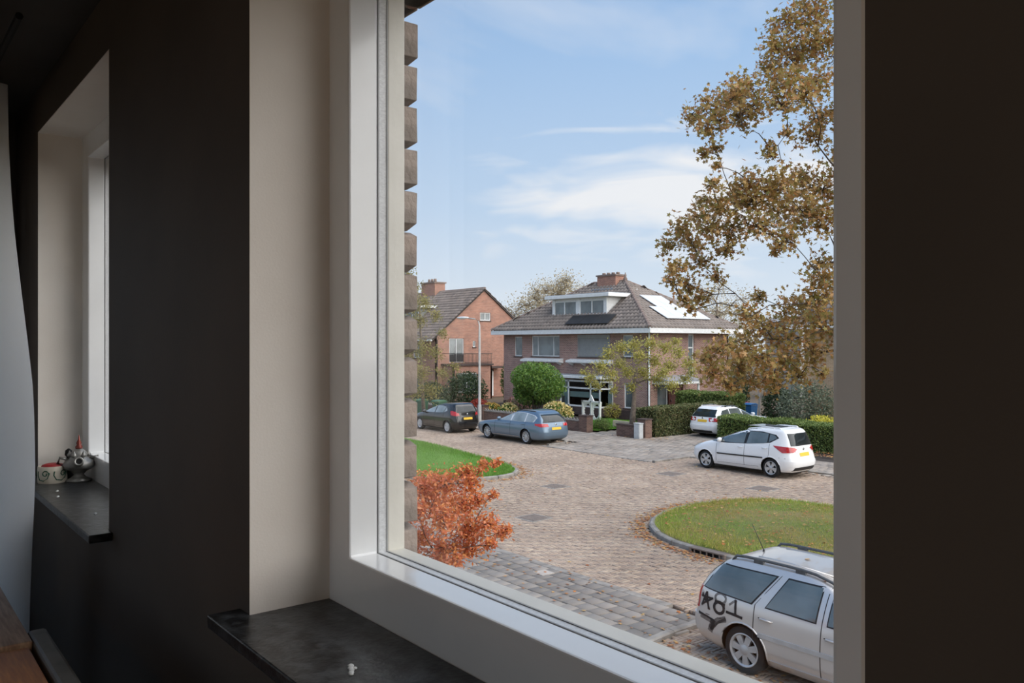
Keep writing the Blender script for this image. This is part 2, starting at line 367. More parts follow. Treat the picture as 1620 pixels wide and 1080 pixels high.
for i in range(14):                                  # soldier course over the window
    x = -1.70+i*.105
    b = MB().box(0, .098, .9, 1.008, 0, .2).build('brick', M['obrick'], fac, bevel=.003); b.location = (x, 0, oz1)
MB().box(-1.60, -.30, .90, 1.06, 3.80, 3.84).build('outside_sill', M['stone'], fac)
MB().prism([(-3.9, CE+.3), (-3.9, 7.0), (-1.4, 9.6), (1.4, 7.0), (1.4, CE+.3)], 'x', -5.1, 5.2).build('roof', M['stone'])['kind'] = 'structure'
mb = MB(); mb.box(-4.9, -2.2, -3.9, -3.76, 0, 7).box(1.2, 5, -3.9, -3.76, 0, 7).box(-2.2, 1.2, -3.9, -3.76, 0, 3.6).box(-2.2, 1.2, -3.9, -3.76, 5.35, 7).box(-4.9, -4.76, -3.76, -1.35, 0, 7).box(-4.9, -4.76, 0.2, .9, 0, 7).box(-4.9, -4.76, -1.35, 0.2, 0, 3.3).box(-4.9, -4.76, -1.35, 0.2, 5.25, 7).box(4.85, 5, -3.9, .9, 0, 7)
mb.build('wall_surface', M['facade'], fac)

# ================================================================== STREET
M.update(
    joint=pm('sandy_joint', S(66, 57, 51), S(54, 47, 42), 3, .95),
    paver=pm('clinker_brick', S(255, 253, 248), S(230, 226, 220), .5, .8, bump=.15, bscale=70, spec=.3,
             island=[S(176, 157, 143), S(166, 150, 138), S(185, 167, 151), S(172, 154, 141), S(159, 143, 131), S(178, 160, 144), S(190, 174, 158), S(168, 152, 140)]),
    slab=pm('grey_concrete_slab', S(255, 253, 250), S(226, 222, 218), 1.2, .85, bump=.15, bscale=60,
            island=[S(146, 140, 134), S(130, 126, 121), S(160, 153, 146), S(140, 134, 127)]),
    farslab=pm('pale_concrete_slab', S(255, 253, 250), S(222, 216, 210), .8, .85,
               island=[S(164, 155, 147), S(152, 145, 138), S(172, 163, 154), S(146, 140, 133)]),
    kerb=pm('concrete_kerb', S(160, 154, 146), S(130, 124, 117), 5, .9, bump=.2, bscale=50),
    soil=pm('garden_soil', S(104, 88, 70), S(84, 74, 58), 3, .95, bump=.3, bscale=20),
    turf=pm('turf', S(100, 116, 54), S(138, 124, 82), .8, .95, bump=.3, bscale=40),
    turfl=pm('green_turf', S(84, 124, 42), S(100, 136, 52), 1.5, .95, bump=.3, bscale=40),
    blade=pm('grass_blade', (1.0, 1.06, .85, 1), (1.3, .95, .95, 1), .6, .8, island=[S(138, 164, 68), S(164, 182, 88), S(182, 180, 108), S(126, 150, 62), S(196, 184, 134)], transl=.25, lo=.42, hi=.62),
    bladel=pm('lush_grass_blade', W1, (.9, .95, .85, 1), .9, .8, island=[S(100, 148, 52), S(122, 164, 66), S(90, 134, 48), S(142, 172, 84)], transl=.25),
    litter=pm('fallen_leaf', W1, (.85, .85, .85, 1), 4, .8, island=[S(196, 134, 72), S(168, 96, 52), S(206, 168, 104), S(140, 84, 54), S(186, 150, 110)]),
    iron=pm('cast_iron', S(138, 124, 114), S(118, 108, 100), 12, .7, .2, bump=.4, bscale=90),
    dark=pm('black_void', S(14, 14, 14), None, 5, .9),
)
g = struct('ground', 'bare earth under the gardens and beyond the street')
MB().add([(-260, -60, -.13), (160, -60, -.13), (160, 300, -.13), (-260, 300, -.13)], [(0, 1, 2, 3)]).build('ground_surface', M['soil'], g)

def smooth_loop(pts, k=2, closed=True):
    for _ in range(k):
        q = []
        n = len(pts)
        for i in range(n):
            a, b = pts[i], pts[(i+1) % n]
            q += [(a[0]*.75+b[0]*.25, a[1]*.75+b[1]*.25), (a[0]*.25+b[0]*.75, a[1]*.25+b[1]*.75)]
        pts = q
    return pts
ISR = smooth_loop([(-10.3, 13.72), (-12.0, 13.85), (-13.45, 14.9), (-14.15, 16.6), (-14.1, 18.4), (-13.3, 19.9), (-11.6, 20.3), (-9, 20.3), (-2, 20.3), (2, 20.3), (2, 13.72), (-2, 13.72), (-7, 13.72)])
ISL = smooth_loop([(-46, 19.2), (-36, 19.2), (-31, 19.15), (-28.2, 19.0), (-25.3, 18.6), (-22.6, 18.25), (-20.9, 17.2), (-20.9, 15.4), (-21.8, 14.2), (-24, 13.72), (-34, 13.72), (-46, 13.72)])

road = struct('street', 'clinker brick street laid in herringbone between the grass islands')
MB().add([(-70, 8.8, -.045), (8, 8.8, -.045), (8, 25.4, -.045), (-70, 25.4, -.045)], [(0, 1, 2, 3)]).build('joint_bed', M['joint'], road)

def is_road(x, y):
    r = ((y > 10.73) & (y < 22.9)) | ((y >= 22.9) & (y < 24.7) & (x < -26.6)) | ((y >= 22.9) & (y < 25.2) & (x > -20.2)) | ((y > 8.85) & (y <= 10.73) & (x > -8.05))
    return r & ~inpoly(x, y, ISR) & ~inpoly(x, y, ISL)
def block_arrays(c, rot, L, Wd, h, inset=.006, gap=.012, jit=.004):
    """blocks with bevelled tops; c (n,2), rot (n,) 0/1"""
    n = len(c); l, wd = (L-gap)/2, (Wd-gap)/2
    base = np.array([(-l, -wd), (l, -wd), (l, wd), (-l, wd)]); top = np.array([(-l+inset, -wd+inset), (l-inset, -wd+inset), (l-inset, wd-inset), (-l+inset, wd-inset)])
    T = np.concatenate([np.c_[base, np.full(4, -.05)], np.c_[base, np.full(4, -inset*.8)], np.c_[top, np.zeros(4)]])
    V = np.repeat(T[None], n, 0)
    sw = rot.astype(bool); V[sw] = V[sw][:, :, [1, 0, 2]]*np.array([-1, 1, 1])
    tilt = RNG.normal(0, .012, (n, 2)); V[:, 4:, 2] += (V[:, 4:, :2]*tilt[:, None]).sum(-1)+RNG.normal(0, jit, n)[:, None]
    V[:, :, 0] += c[:, 0, None]; V[:, :, 1] += c[:, 1, None]; V[:, :, 2] += h
    Q = np.array([(8, 9, 10, 11), (4, 5, 9, 8), (5, 6, 10, 9), (6, 7, 11, 10), (7, 4, 8, 11), (0, 1, 5, 4), (1, 2, 6, 5), (2, 3, 7, 6), (3, 0, 4, 7)])
    return V, Q
def paving(parent, name, c, rot, L, Wd, h, mat, n_parts, stuff_name):
    d = np.hypot(c[:, 0], c[:, 1]); px, Y = viewpx(c[:, 0], c[:, 1])
    py = 543+4.4/np.maximum(Y, .1)*1290
    lim = np.minimum(1075, 868+(px-640)*.36)
    vis = (px > 640) & (px < 1312) & (py < lim)
    if n_parts:
        order = np.where(vis)[0]; order = order[np.argsort(d[order])][:n_parts]
        T, Q = block_arrays(np.zeros((1, 2)), np.zeros(1), L, Wd, 0, jit=0)
        me = None
        for i in order:
            if me is None:
                o = np_mesh(name, T[0], Q, mat, parent); me = o.data
            else:
                o = bpy.data.objects.new(name, me); COL.objects.link(o); o.parent = parent
            o.location = (c[i, 0], c[i, 1], h+random.gauss(0, .002)); o.rotation_euler = (random.gauss(0, .008), random.gauss(0, .008), PI/2*rot[i])
        keep = np.ones(len(c), bool); keep[order] = False; c = c[keep]; rot = rot[keep]
    V, Q = block_arrays(c, rot, L, Wd, h)
    n = len(c); F = (Q[None]+(np.arange(n)*12)[:, None, None]).reshape(-1, 4)
    o = np_mesh(stuff_name, V.reshape(-1, 3), F, mat, parent); o['kind'] = 'stuff'
def herringbone(x0, x1, y0, y1, Wd):
    out = []; i0, i1 = int(x0/Wd)-2, int(x1/Wd)+2; j0, j1 = int(y0/Wd)-2, int(y1/Wd)+2
    I, J = np.meshgrid(np.arange(i0, i1), np.arange(j0, j1), indexing='ij'); I = I.ravel(); J = J.ravel(); h = (I-J) % 6 == 0              # lying brick on cells 0..2 of a row, standing brick on the three cells above its first
    c = np.concatenate([np.c_[(I[h]+1.5)*Wd, (J[h]+.5)*Wd], np.c_[(I[h]+.5)*Wd, (J[h]+2.5)*Wd]]); rot = np.r_[np.zeros(h.sum()), np.ones(h.sum())]
    return c, rot
c, rot = herringbone(-46, 1, 8.8, 25.4, .07)
px, Y = viewpx(c[:, 0], c[:, 1])
k = is_road(c[:, 0], c[:, 1]) & (px > 540) & (px < 2000)
paving(road, 'brick', c[k], rot[k], .21, .07, -.0, M['paver'], 300, 'bricks_beyond')

# near pavement of square slabs
pav = struct('pavement_near', 'grey concrete slab pavement between our front garden and the street')
MB().add([(-70, 5.4, -.05), (8, 5.4, -.05), (8, 10.7, -.05), (-70, 10.7, -.05)], [(0, 1, 2, 3)]).build('joint_bed', M['joint'], pav)
def slabs(x0, x1, y0, y1, s, f, off=True):
    cs = []
    ny = int(round((y1-y0)/s))
    for j in range(ny):
        x = x0+(s/2 if off and j % 2 else 0)
        while x < x1: cs.append((x+s/2, y0+(j+.5)*s)); x += s
    c = np.array(cs); px, Y = viewpx(c[:, 0], c[:, 1]); k = (px > 540) & (px < 2000) & f(c[:, 0], c[:, 1]); return c[k]
c = slabs(-20, 1, 5.4, 10.5, .3, lambda x, y: ~((x > -8.1) & (y > 8.75)))
paving(pav, 'slab', c, np.zeros(len(c)), .3, .3, .03, M['slab'], 300, 'slabs_beyond')
ps = MB().prism([(-.148, -.148), (.148, -.148), (.148, .148), (-.148, .148)], 'z', -.03, .004).build('pale_slab', pm('pale_new_slab', S(190, 180, 170), S(178, 168, 158), 5, .85), pav); ps.location = (-11.75, 10.2, .033)
ps['label'] = 'one paler slab in the grey pavement'
# far pavement and driveway
fpv = struct('pavement_far', 'pale slab pavement and driveway in front of the houses across the street')
MB().add([(-70, 22.9, -.04), (6, 22.9, -.04), (6, 34, -.04), (-70, 34, -.04)], [(0, 1, 2, 3)]).build('joint_bed', M['joint'], fpv)
f = lambda x, y: ((x > -26.45) & (x < -20.35)) | (y > 24.9)
c = slabs(-44, -2, 22.9, 28.1, .3, f)
c2 = slabs(-25.6, -22.4, 28.1, 34, .3, lambda x, y: x > -99)
c3 = slabs(-28.9, -27.3, 28.1, 34.5, .3, lambda x, y: x > -99)
c = np.concatenate([c, c2, c3])
paving(fpv, 'slab', c, np.zeros(len(c)), .3, .3, .02, M['farslab'], 0, 'slabs')

def kerb_line(parent, pts, ln, wd, top, mat=None, closed=False, skip=None):
    """separate kerb stones along a polyline"""
    pts = [Vector((p[0], p[1], 0)) for p in pts]
    if closed: pts.append(pts[0])
    seg = []; acc = 0
    for a, b in zip(pts, pts[1:]): seg.append((acc, a, b)); acc += (b-a).length
    def at(t):
        for s0, a, b in reversed(seg):
            if t >= s0: return a+(b-a)*((t-s0)/max(1e-6, (b-a).length))
        return pts[0].copy()
    n = int(acc/ln)
    for i in range(n):
        a, b = at(i*ln), at((i+1)*ln-.01); m_ = (a+b)/2; px, Y = viewpx(m_.x, m_.y)
        if not (540 < px < 2000) or Y < 1 or (skip and skip(m_.x, m_.y)): continue
        d = b-a; L = d.length
        q = MB().prism([(-wd/2, -.14), (wd/2, -.14), (wd/2, top-.02), (wd/2-.03, top), (-wd/2+.01, top), (-wd/2, top-.01)], 'x', -L/2, L/2).build('kerb_stone', mat or M['kerb'], parent)
        q.location = (m_.x, m_.y, random.gauss(0, .003)); q.rotation_euler = (0, 0, math.atan2(d.y, d.x))

def inset(poly, d):
    out = []; n = len(poly)
    area = sum(poly[i][0]*poly[(i+1) % n][1]-poly[(i+1) % n][0]*poly[i][1] for i in range(n))
    sg = 1 if area > 0 else -1
    for i in range(n):
        a, b, c_ = Vector(poly[i-1]), Vector(poly[i]), Vector(poly[(i+1) % n])
        t = (c_-a).normalized(); out.append((b.x-t.y*d*sg, b.y+t.x*d*sg))
    return out
def island(name, label, poly, turf, blade, n, bl, drain=None):
    r = struct(name, label)
    cx = sum(p[0] for p in poly)/len(poly); cy = sum(p[1] for p in poly)/len(poly)
    q = inset(poly, .14)
    rings = []
    for t, z in ((0, .06), (.03, .09), (.12, .13), (.4, .17), (.8, .19)):
        rings.append([(p[0]+(cx-p[0])*t, p[1]+(cy-p[1])*t, z) for p in q])
    vs = [p for rg in rings for p in rg]; m = len(q)
    fs = [(i*m+k, i*m+(k+1) % m, (i+1)*m+(k+1) % m, (i+1)*m+k) for i in range(4) for k in range(m)]
    fs.append(tuple(range(4*m, 5*m)))
    MB().add(vs, fs).build('turf', turf, r, smooth=True)
    kerb_line(r, inset(poly, .07), .8, .14, .1, closed=True, skip=drain)
    xs = RNG.uniform(min(p[0] for p in q), max(p[0] for p in q), n*8); ys = RNG.uniform(min(p[1] for p in q), max(p[1] for p in q), n*8)
    px, Y = viewpx(xs, ys); k = inpoly(xs, ys, q) & (px > 560) & (px < 1900); xs = xs[k][:n]; ys = ys[k][:n]
    d = np.minimum(1, np.hypot(xs-cx, ys-cy)/6)
    P = np.c_[xs, ys, np.full(len(xs), .09)+.08*(1-d)]
    cloud('grass', P, bl, 'blade', blade, r)
    return r
dr = lambda x, y: -11.1 < x < -10.2 and y < 14.2
isr = island('traffic_island', 'right hand grass island with patchy grass and autumn leaves, behind the silver car', ISR, M['turf'], M['blade'], 110000, .085, dr)
isl = island('traffic_island', 'left hand lush green grass island behind the orange maple', ISL, M['turfl'], M['bladel'], 60000, .11)
# gully inlet in the kerb of the right island
t = thing('storm_drain', 'cast iron kerb inlet drain in the edge of the right grass island', 'drain', (-10.65, 13.79, 0))
MB().box(-.46, .46, -.09, .11, .075, .11).box(-.46, -.40, -.09, .11, -.06, .075).box(.40, .46, -.09, .11, -.06, .075).build('drain_frame', M['iron'], t, bevel=.01)
for i in range(5): MB().box(-.32+i*.16-.012, -.32+i*.16+.012, -.085, -.06, -.06, .075).build('bar', M['iron'], t)
MB().box(-.4, .4, -.04, .1, -.06, .074).build('drain_mouth', M['dark'], t)

kr = struct('kerb', 'concrete kerbs along the pavements on both sides of the street')
kerb_line(kr, [(-46, 24.8), (-26.55, 24.8), (-26.5, 22.95)], 1.0, .14, .07)
kerb_line(kr, [(-26.5, 22.92), (-20.2, 22.92)], 1.0, .12, .022)
kerb_line(kr, [(-20.25, 22.95), (-20.2, 25.25), (-1, 25.3)], 1.0, .14, .07)
kerb_line(kr, [(-30, 10.61), (-8.1, 10.61)], 1.0, .2, .026)
kerb_line(kr, [(-8.12, 10.6), (-8.12, 8.7), (-2, 8.7)], 1.0, .13, .07)

labels = ['square street manhole cover, nearer one left of the right grass island', 'square street manhole cover, farther one beside tip of left grass island',
          'flat manhole cover by the far side of the street in front of the driveway', 'flat manhole cover in the street in front of the small white hatchback']
for (x, y, s_), lb in zip([(-15.7, 13.3, .72), (-18.75, 16.75, .7), (-18.1, 21.4, .75), (-14.5, 21.4, .8)], labels):
    t = thing('manhole_cover', lb, 'manhole cover', (x, y, 0), .05, 'manhole covers in the street')
    MB().box(-s_/2, s_/2, -s_/2, s_/2, -.04, .006).build('cover_frame', M['kerb'], t, bevel=.004)
    mb = MB(); mb.box(-s_*.42, s_*.42, -s_*.42, s_*.42, -.02, .009)
    for i in range(6):
        a = -s_*.36+i*s_*.144; mb.box(a-.02, a+.02, -s_*.38, s_*.38, .009, .014)
    mb.build('lid', M['iron'], t)

# fallen leaves
def scatter(n, x0, x1, y0, y1, f, z):
    x = RNG.uniform(x0, x1, n); y = RNG.uniform(y0, y1, n); k = f(x, y); return np.c_[x[k], y[k], np.full(k.sum(), z)]
def edge_leaves(poly, n, sd):
    q = np.array(poly); i = RNG.integers(0, len(q), n); f = RNG.random(n)[:, None]; a, b = q[i], q[(i+1) % len(q)]; d = b-a
    nr = np.c_[d[:, 1], -d[:, 0]]/np.maximum(1e-6, np.hypot(d[:, 0], d[:, 1]))[:, None]
    c = a+d*f+(nr*RNG.choice([-1, 1], n)[:, None])*(.09+np.abs(RNG.normal(0, sd, n)))[:, None]; px, Y = viewpx(c[:, 0], c[:, 1]); k = (px > 500) & (px < 2200) & ~inpoly(c[:, 0], c[:, 1], poly)
    return np.c_[c[k], np.full(k.sum(), .016)]
P = [scatter(120, -14, -8, 8.5, 10.6, lambda x, y: ~((x > -8.2) & (y > 8.7)), .045),
     scatter(900, -13.6, -6, 14, 20, lambda x, y: inpoly(x, y, inset(ISR, .3)), .21),
     edge_leaves(ISR, 5000, .2), edge_leaves(ISL, 2400, .2),
     scatter(260, -20, -9, 25.0, 25.25, lambda x, y: x > -99, .02), scatter(1500, -23, -10, 28.9, 30.3, lambda x, y: x > -99, .05),
     scatter(260, -22, -9, 10.8, 24, lambda x, y: is_road(x, y), .012), scatter(120, -8, -6, 8.9, 9.6, lambda x, y: x > -99, .015),
     scatter(160, -27.6, -24.4, 27.9, 29.6, lambda x, y: x > -99, .04), scatter(200, -40, -26.6, 24.4, 24.75, lambda x, y: x > -99, .015), scatter(120, -22.6, -20.6, 15, 18.6, lambda x, y: ~inpoly(x, y, ISL), .012)]
tag(cloud('fallen_leaves', np.concatenate(P), .075, 'maple', M['litter'], up=4), 'brown and yellow autumn leaves fallen on street, kerbs and grass', 'leaves')
# ================================================================== CARS
def paint(name, c, metal=0, rough=.28):
    return pm(name, c, tuple(v*.97 for v in c[:3])+(1,), 2, rough, metal, coat=.8)
M.update(
    silver=paint('silver_car_paint', S(208, 204, 200), .55, .3), blue=paint('blue_grey_car_paint', S(104, 124, 142), .45, .3), black=paint('black_car_paint', S(22, 22, 24), 0, .2), white=paint('white_car_paint', S(236, 237, 238), 0, .25),
    carglass=pm('dark_car_glass', S(40, 46, 48), S(32, 38, 40), 3, .04, spec=.5), sideglass=pm('reflection_toned_side_glass', S(100, 110, 112), S(70, 80, 80), 1.6, .03, spec=.8, coat=1), lightglass=pm('painted_sky_side_glass', S(158, 168, 174), S(120, 132, 136), 1.4, .05, spec=.7), trimblk=pm('black_plastic_trim', S(30, 30, 31), S(24, 24, 25), 30, .5), tyre=pm('tyre_rubber', S(34, 33, 32), S(28, 27, 27), 30, .85),  # side glass colours lightened in place of sky reflections and seen-through brightness
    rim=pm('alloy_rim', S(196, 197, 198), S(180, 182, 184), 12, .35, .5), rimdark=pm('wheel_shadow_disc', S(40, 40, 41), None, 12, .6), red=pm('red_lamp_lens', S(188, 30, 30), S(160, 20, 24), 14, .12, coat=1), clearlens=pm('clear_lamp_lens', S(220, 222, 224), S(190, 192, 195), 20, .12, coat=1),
    plate=pm('yellow_plate', S(232, 190, 60), S(222, 178, 50), 20, .5), chrome=pm('chrome', S(210, 212, 214), S(190, 192, 195), 10, .15, 1), rail=pm('grey_roof_rail', S(88, 90, 92), S(72, 74, 76), 20, .45), spray=pm('black_spray_paint', S(24, 24, 26), None, 9, .7), mist=pm('thin_spray_mist', S(40, 38, 38), None, 9, .8, alpha=.5),
    whiterim=pm('white_wheel_cover', S(206, 208, 210), S(190, 192, 194), 12, .35, .3),
)
class Body:
    def __init__(s, T, n, H):
        T = np.array(T, float)
        z0, z1 = T[0, 0], T[-1, 0]
        z = np.concatenate([np.linspace(z0, z1-.12, 46), z1-.12+.12*np.sin(np.linspace(0, PI/2, 13)[1:])])
        A = np.stack([np.interp(z, T[:, 0], T[:, i]) for i in (1, 2, 3)])
        for _ in range(2):
            B = A.copy(); B[:, 1:-1] = .25*A[:, :-2]+.5*A[:, 1:-1]+.25*A[:, 2:]; A = B
        s.z = z; s.f, s.r, s.w = A; s.n = n
    def at(s, z): return np.interp(z, s.z, s.f), np.interp(z, s.z, s.r), np.interp(z, s.z, s.w)
    def side(s, x, z):
        f, r, w = s.at(z); c = (f+r)/2; a = (f-r)/2; q = min(abs(x-c)/a, .9995); return w*(1-q**s.n)**(1/s.n)
    def end(s, y, z, sg):
        f, r, w = s.at(z); c = (f+r)/2; a = (f-r)/2; q = min(abs(y)/w, .9995); return c+sg*a*(1-q**s.n)**(1/s.n)
    def mesh(s):
        t = []
        N = 24
        for k in range(N*4):
            side, u = divmod(k, N); u = -1+2*u/N
            t.append({0: (1, u), 1: (-u, 1), 2: (-1, -u), 3: (u, -1)}[side])
        t = np.array(t); rr = (np.abs(t[:, 0])**s.n+np.abs(t[:, 1])**s.n)**(-1/s.n); t = t*rr[:, None]
        V = []
        for z, f, r, w in zip(s.z, s.f, s.r, s.w):
            V.append(np.c_[(f+r)/2+t[:, 0]*(f-r)/2, t[:, 1]*w, np.full(len(t), z)])
        K = len(V); n = len(t)
        fs = [(i*n+k, i*n+(k+1) % n, (i+1)*n+(k+1) % n, (i+1)*n+k) for i in range(K-1) for k in range(n)]
        fs += [tuple(range(n))[::-1], tuple(range((K-1)*n, K*n))]
        return np.concatenate(V).tolist(), fs
def strip_grid(poly, nx, nz):
    us = [p[0] for p in poly]; u0, u1 = min(us), max(us); out = []
    cols = sorted(set([u0+(u1-u0)*i/nx for i in range(nx+1)]+us))
    for u in cols:
        uu = min(max(u, u0+1e-5), u1-1e-5); zs = []
        for i in range(len(poly)):
            (a, b), (c, d) = poly[i], poly[(i+1) % len(poly)]
            if (a <= uu < c) or (c <= uu < a): zs.append(b+(d-b)*(uu-a)/(c-a))
        out.append([(u, min(zs)+(max(zs)-min(zs))*j/nz) for j in range(nz+1)])
    return out
def patch(B, where, poly, eps, name, mat, parent, sgn=1, nx=12, nz=5, thick=.02):
    """a thin shell piece that follows the car body; where = side / rear / front"""
    G = strip_grid(poly, nx, nz); vs = []
    for e_ in (eps, eps-thick):
        for col in G:
            for u, z in col:
                if where == 'side': vs.append((u, sgn*(B.side(u, z)+e_), z))
                elif where == 'rear': vs.append((B.end(u, z, -1)-e_, u, z))
                else: vs.append((B.end(u, z, 1)+e_, u, z))
    A = len(G); Z = nz+1; m = A*Z; fs = []
    for i in range(A-1):
        for j in range(nz): fs.append((i*Z+j, (i+1)*Z+j, (i+1)*Z+j+1, i*Z+j+1))
    edge = [(i*Z, (i+1)*Z) for i in range(A-1)]+[((i+1)*Z+nz, i*Z+nz) for i in range(A-1)]+[(j+1, j) for j in range(nz)]+[((A-1)*Z+j, (A-1)*Z+j+1) for j in range(nz)]
    fs += [(b, a, a+m, b+m) for a, b in edge]
    me = bpy.data.meshes.new(name); me.from_pydata(vs, [], fs)
    bmx = bmesh.new(); bmx.from_mesh(me); bmesh.ops.recalc_face_normals(bmx, faces=bmx.faces[:]); bmx.to_mesh(me); bmx.free()
    o = link(name, me, mat, parent, True); me.set_sharp_from_angle(angle=math.radians(40)); return o
def ribbon(B, pts, wd, eps, name, mat, parent, sgn):
    """paint stroke on the car side"""
    V = []; P = [Vector(p) for p in pts]; Q = []
    for a, b in zip(P, P[1:]):
        k = max(2, int((b-a).length/.02)); Q += [a+(b-a)*i/k for i in range(k)]
    Q.append(P[-1]); Q = [q for q in Q]
    for i, q in enumerate(Q):
        d = (Q[min(i+1, len(Q)-1)]-Q[max(i-1, 0)]).normalized(); nrm = Vector((-d.y, d.x)); ww = wd/2*random.uniform(.9, 1.1)
        for t in (-1, 1):
            p = q+nrm*t*ww; V.append((p.x, sgn*(B.side(p.x, p.y)+eps), p.y))
    fs = [(2*i, 2*i+2, 2*i+3, 2*i+1) for i in range(len(Q)-1)]
    me = bpy.data.meshes.new(name); me.from_pydata(V, [], fs); return link(name, me, mat, parent)
def wheel(parent, x, y, sg, r, wd, spokes, rimmat, style='spoke'):
    Mx = Matrix.Translation((x, y, r)) @ Matrix.Rotation(-sg*PI/2, 4, 'X')     # local +z = outward
    rr = r*.70
    t = MB().lathe([(rr, -wd), (r*.93, -wd), (r, -wd*.82), (r, -wd*.2), (r*.965, -.012), (r*.86, .006), (rr+.012, .006), (rr, -.004), (rr-.012, -.05), (rr-.02, -wd*.9)], 36, Mx).build('wheel', M['tyre'], parent, True, sharp=35)
    MB().lathe([(.01, -.075), (rr-.005, -.075), (rr-.005, -.06), (.01, -.06)], 28, Mx).build('shadow_disc', M['rimdark'], t)  # dark disc stands in for the shade behind the spokes
    b = MB()
    b.lathe([(rr-.022, -.06), (rr-.004, -.03), (rr+.004, .004), (rr-.006, .008), (rr-.024, -.004), (rr-.03, -.06)], 32, Mx)
    b.lathe([(.012, -.05), (.07, -.05), (.07, -.008), (.05, -.002), (.03, .004), (.01, .006)], 16, Mx)
    for i in range(spokes):
        a = 2*PI*i/spokes+.3
        w0, w1 = (.034, .052) if style == 'spoke' else (.02, .026)
        if style == 'wide': w0, w1 = .03, .085
        R = Mx @ Matrix.Rotation(a, 4, 'Z')
        b.add([R @ Vector(p) for p in ((.04, -w0, -.05), (rr-.012, -w1, -.055), (rr-.012, w1, -.055), (.04, w0, -.05), (.04, -w0, -.008), (rr-.012, -w1*.9, -.012), (rr-.012, w1*.9, -.012), (.04, w0, -.008))],
              [(0, 3, 2, 1), (4, 5, 6, 7), (0, 1, 5, 4), (2, 3, 7, 6), (1, 2, 6, 5), (3, 0, 4, 7)])
    b.build('rim', rimmat, t, True, sharp=30)
    return t
def make_car(name, label, loc, rz, P):
    t = thing(name, label, 'car', loc, rz)
    B = Body(P['T'], P.get('n', 7), P['H']); W = P['W']; wb = P['wb']; r = P['wr']
    vs, fs = B.mesh(); me = bpy.data.meshes.new('body'); me.from_pydata(vs, [], fs)
    body = link('body', me, [P['paint'], M['trimblk']], t, True)
    cut = MB()
    for x in (0, wb):
        for sg in (-1, 1):
            cut.lathe([(r+.045, -.22), (r+.045, .3)], 40, Matrix.Translation((x, sg*(W-.06), r)) @ Matrix.Rotation(-sg*PI/2, 4, 'X'))
    co = cut.build('cutter', M['trimblk'])
    md = body.modifiers.new('arch', 'BOOLEAN'); md.object = co; md.operation = 'DIFFERENCE'; md.solver = 'EXACT'
    bpy.context.view_layer.update(); dg = bpy.context.evaluated_depsgraph_get()
    co.parent = t; co.matrix_parent_inverse = Matrix.Identity(4)
    bpy.context.view_layer.update(); dg = bpy.context.evaluated_depsgraph_get()
    m2 = bpy.data.meshes.new_from_object(body.evaluated_get(dg)); m2.name = 'body'; body.modifiers.clear(); body.data = m2
    bpy.data.objects.remove(co)
    m2.materials.clear(); m2.materials.append(P['paint']); m2.materials.append(M['trimblk'])
    mi = []
    for p in m2.polygons:
        c = p.center; k = 0
        if c.z < P.get('dark_below', .2): k = 1
        for x in (0, wb):
            if all(math.hypot(m2.vertices[i].co.x-x, m2.vertices[i].co.z-r) < r+.047 for i in p.vertices) : k = 1
        mi.append(k)
    m2.polygons.foreach_set('material_index', mi); m2.polygons.foreach_set('use_smooth', [True]*len(mi)); m2.set_sharp_from_angle(angle=math.radians(38))
    for x in (0, wb):
        for sg in (-1, 1):
            wheel(t, x, sg*(W-P.get('tuck', .05)), sg, r, .2, P['spokes'], P.get('rim', M['rim']), P.get('style', 'spoke'))
            # arch lip
            q = MB(); pts = []
            for i in range(17):
                a = -.25+(PI+.5)*i/16; xx = x+(r+.05)*math.cos(a); z = r+(r+.05)*math.sin(a)
                if z > P['T'][0][0]+.03: pts.append((xx, sg*(B.side(xx, z)+.002), z))
            q.tube(pts, .013, 6).build('wheel_arch_lip', P['paint'], t, True)
    for sg in (-1, 1):
        if 'surround' in P: patch(B, 'side', P['surround'], .004, 'window_surround', P.get('smat', M['trimblk']), t, sg, 18, 6)
        for poly in P['wins']:
            if 'wtrim' in P:
                cx = sum(p[0] for p in poly)/len(poly); cz = sum(p[1] for p in poly)/len(poly)
                big = [(cx+(p[0]-cx)*1.055, cz+(p[1]-cz)*1.09) for p in poly]; patch(B, 'side', big, .004, 'window_trim', M['trimblk'], t, sg)
            patch(B, 'side', poly, .009, 'side_window', P.get('glass', M['sideglass']), t, sg)
        for poly in P.get('lside', []): patch(B, 'side', poly, .008, 'tail_light', M['red'], t, sg, 8, 4)
        for x0, z0, x1, z1 in P['seams']:
            dx, dz = x1-x0, z1-z0; L = math.hypot(dx, dz); ox, oz = dz/L*.005, -dx/L*.005
            if abs(dz) > abs(dx): poly = [(x0-abs(ox), z0), (x0+abs(ox), z0), (x1+abs(ox), z1), (x1-abs(ox), z1)]
            else: poly = [(x0, z0-.004), (x1, z1-.004), (x1, z1+.004), (x0, z0+.004)]
            patch(B, 'side', poly, .003, 'door_seam', M['trimblk'], t, sg, 2, 16, .01)
        for x, z in P['handles']:
            y = B.side(x, z); MB().tube([(x-.1, sg*(y-.005), z), (x-.07, sg*(y+.028), z), (x+.07, sg*(y+.03), z-.004), (x+.1, sg*(y-.005), z-.006)], [.012, .016, .016, .012], 8).build('door_handle', P.get('hmat', P['paint']), t, True)
        if 'mold' in P:
            x0, z0, x1, z1, h = P['mold']; patch(B, 'side', [(x0, z0-h), (x1, z1-h), (x1, z1+h), (x0, z0+h)], .016, 'side_moulding', P['moldmat'], t, sg, 10, 2)
        if 'skirt' in P: patch(B, 'side', P['skirt'], .012, 'sill_skirt', P.get('skirtmat', P['paint']), t, sg, 10, 2)
        mx, mz = P['mirror']; y = B.side(mx, mz)
        mm = Matrix.Translation((mx, sg*(y+.11), mz+.02)) @ Matrix.Diagonal((.65, 1.1, .85, 1))
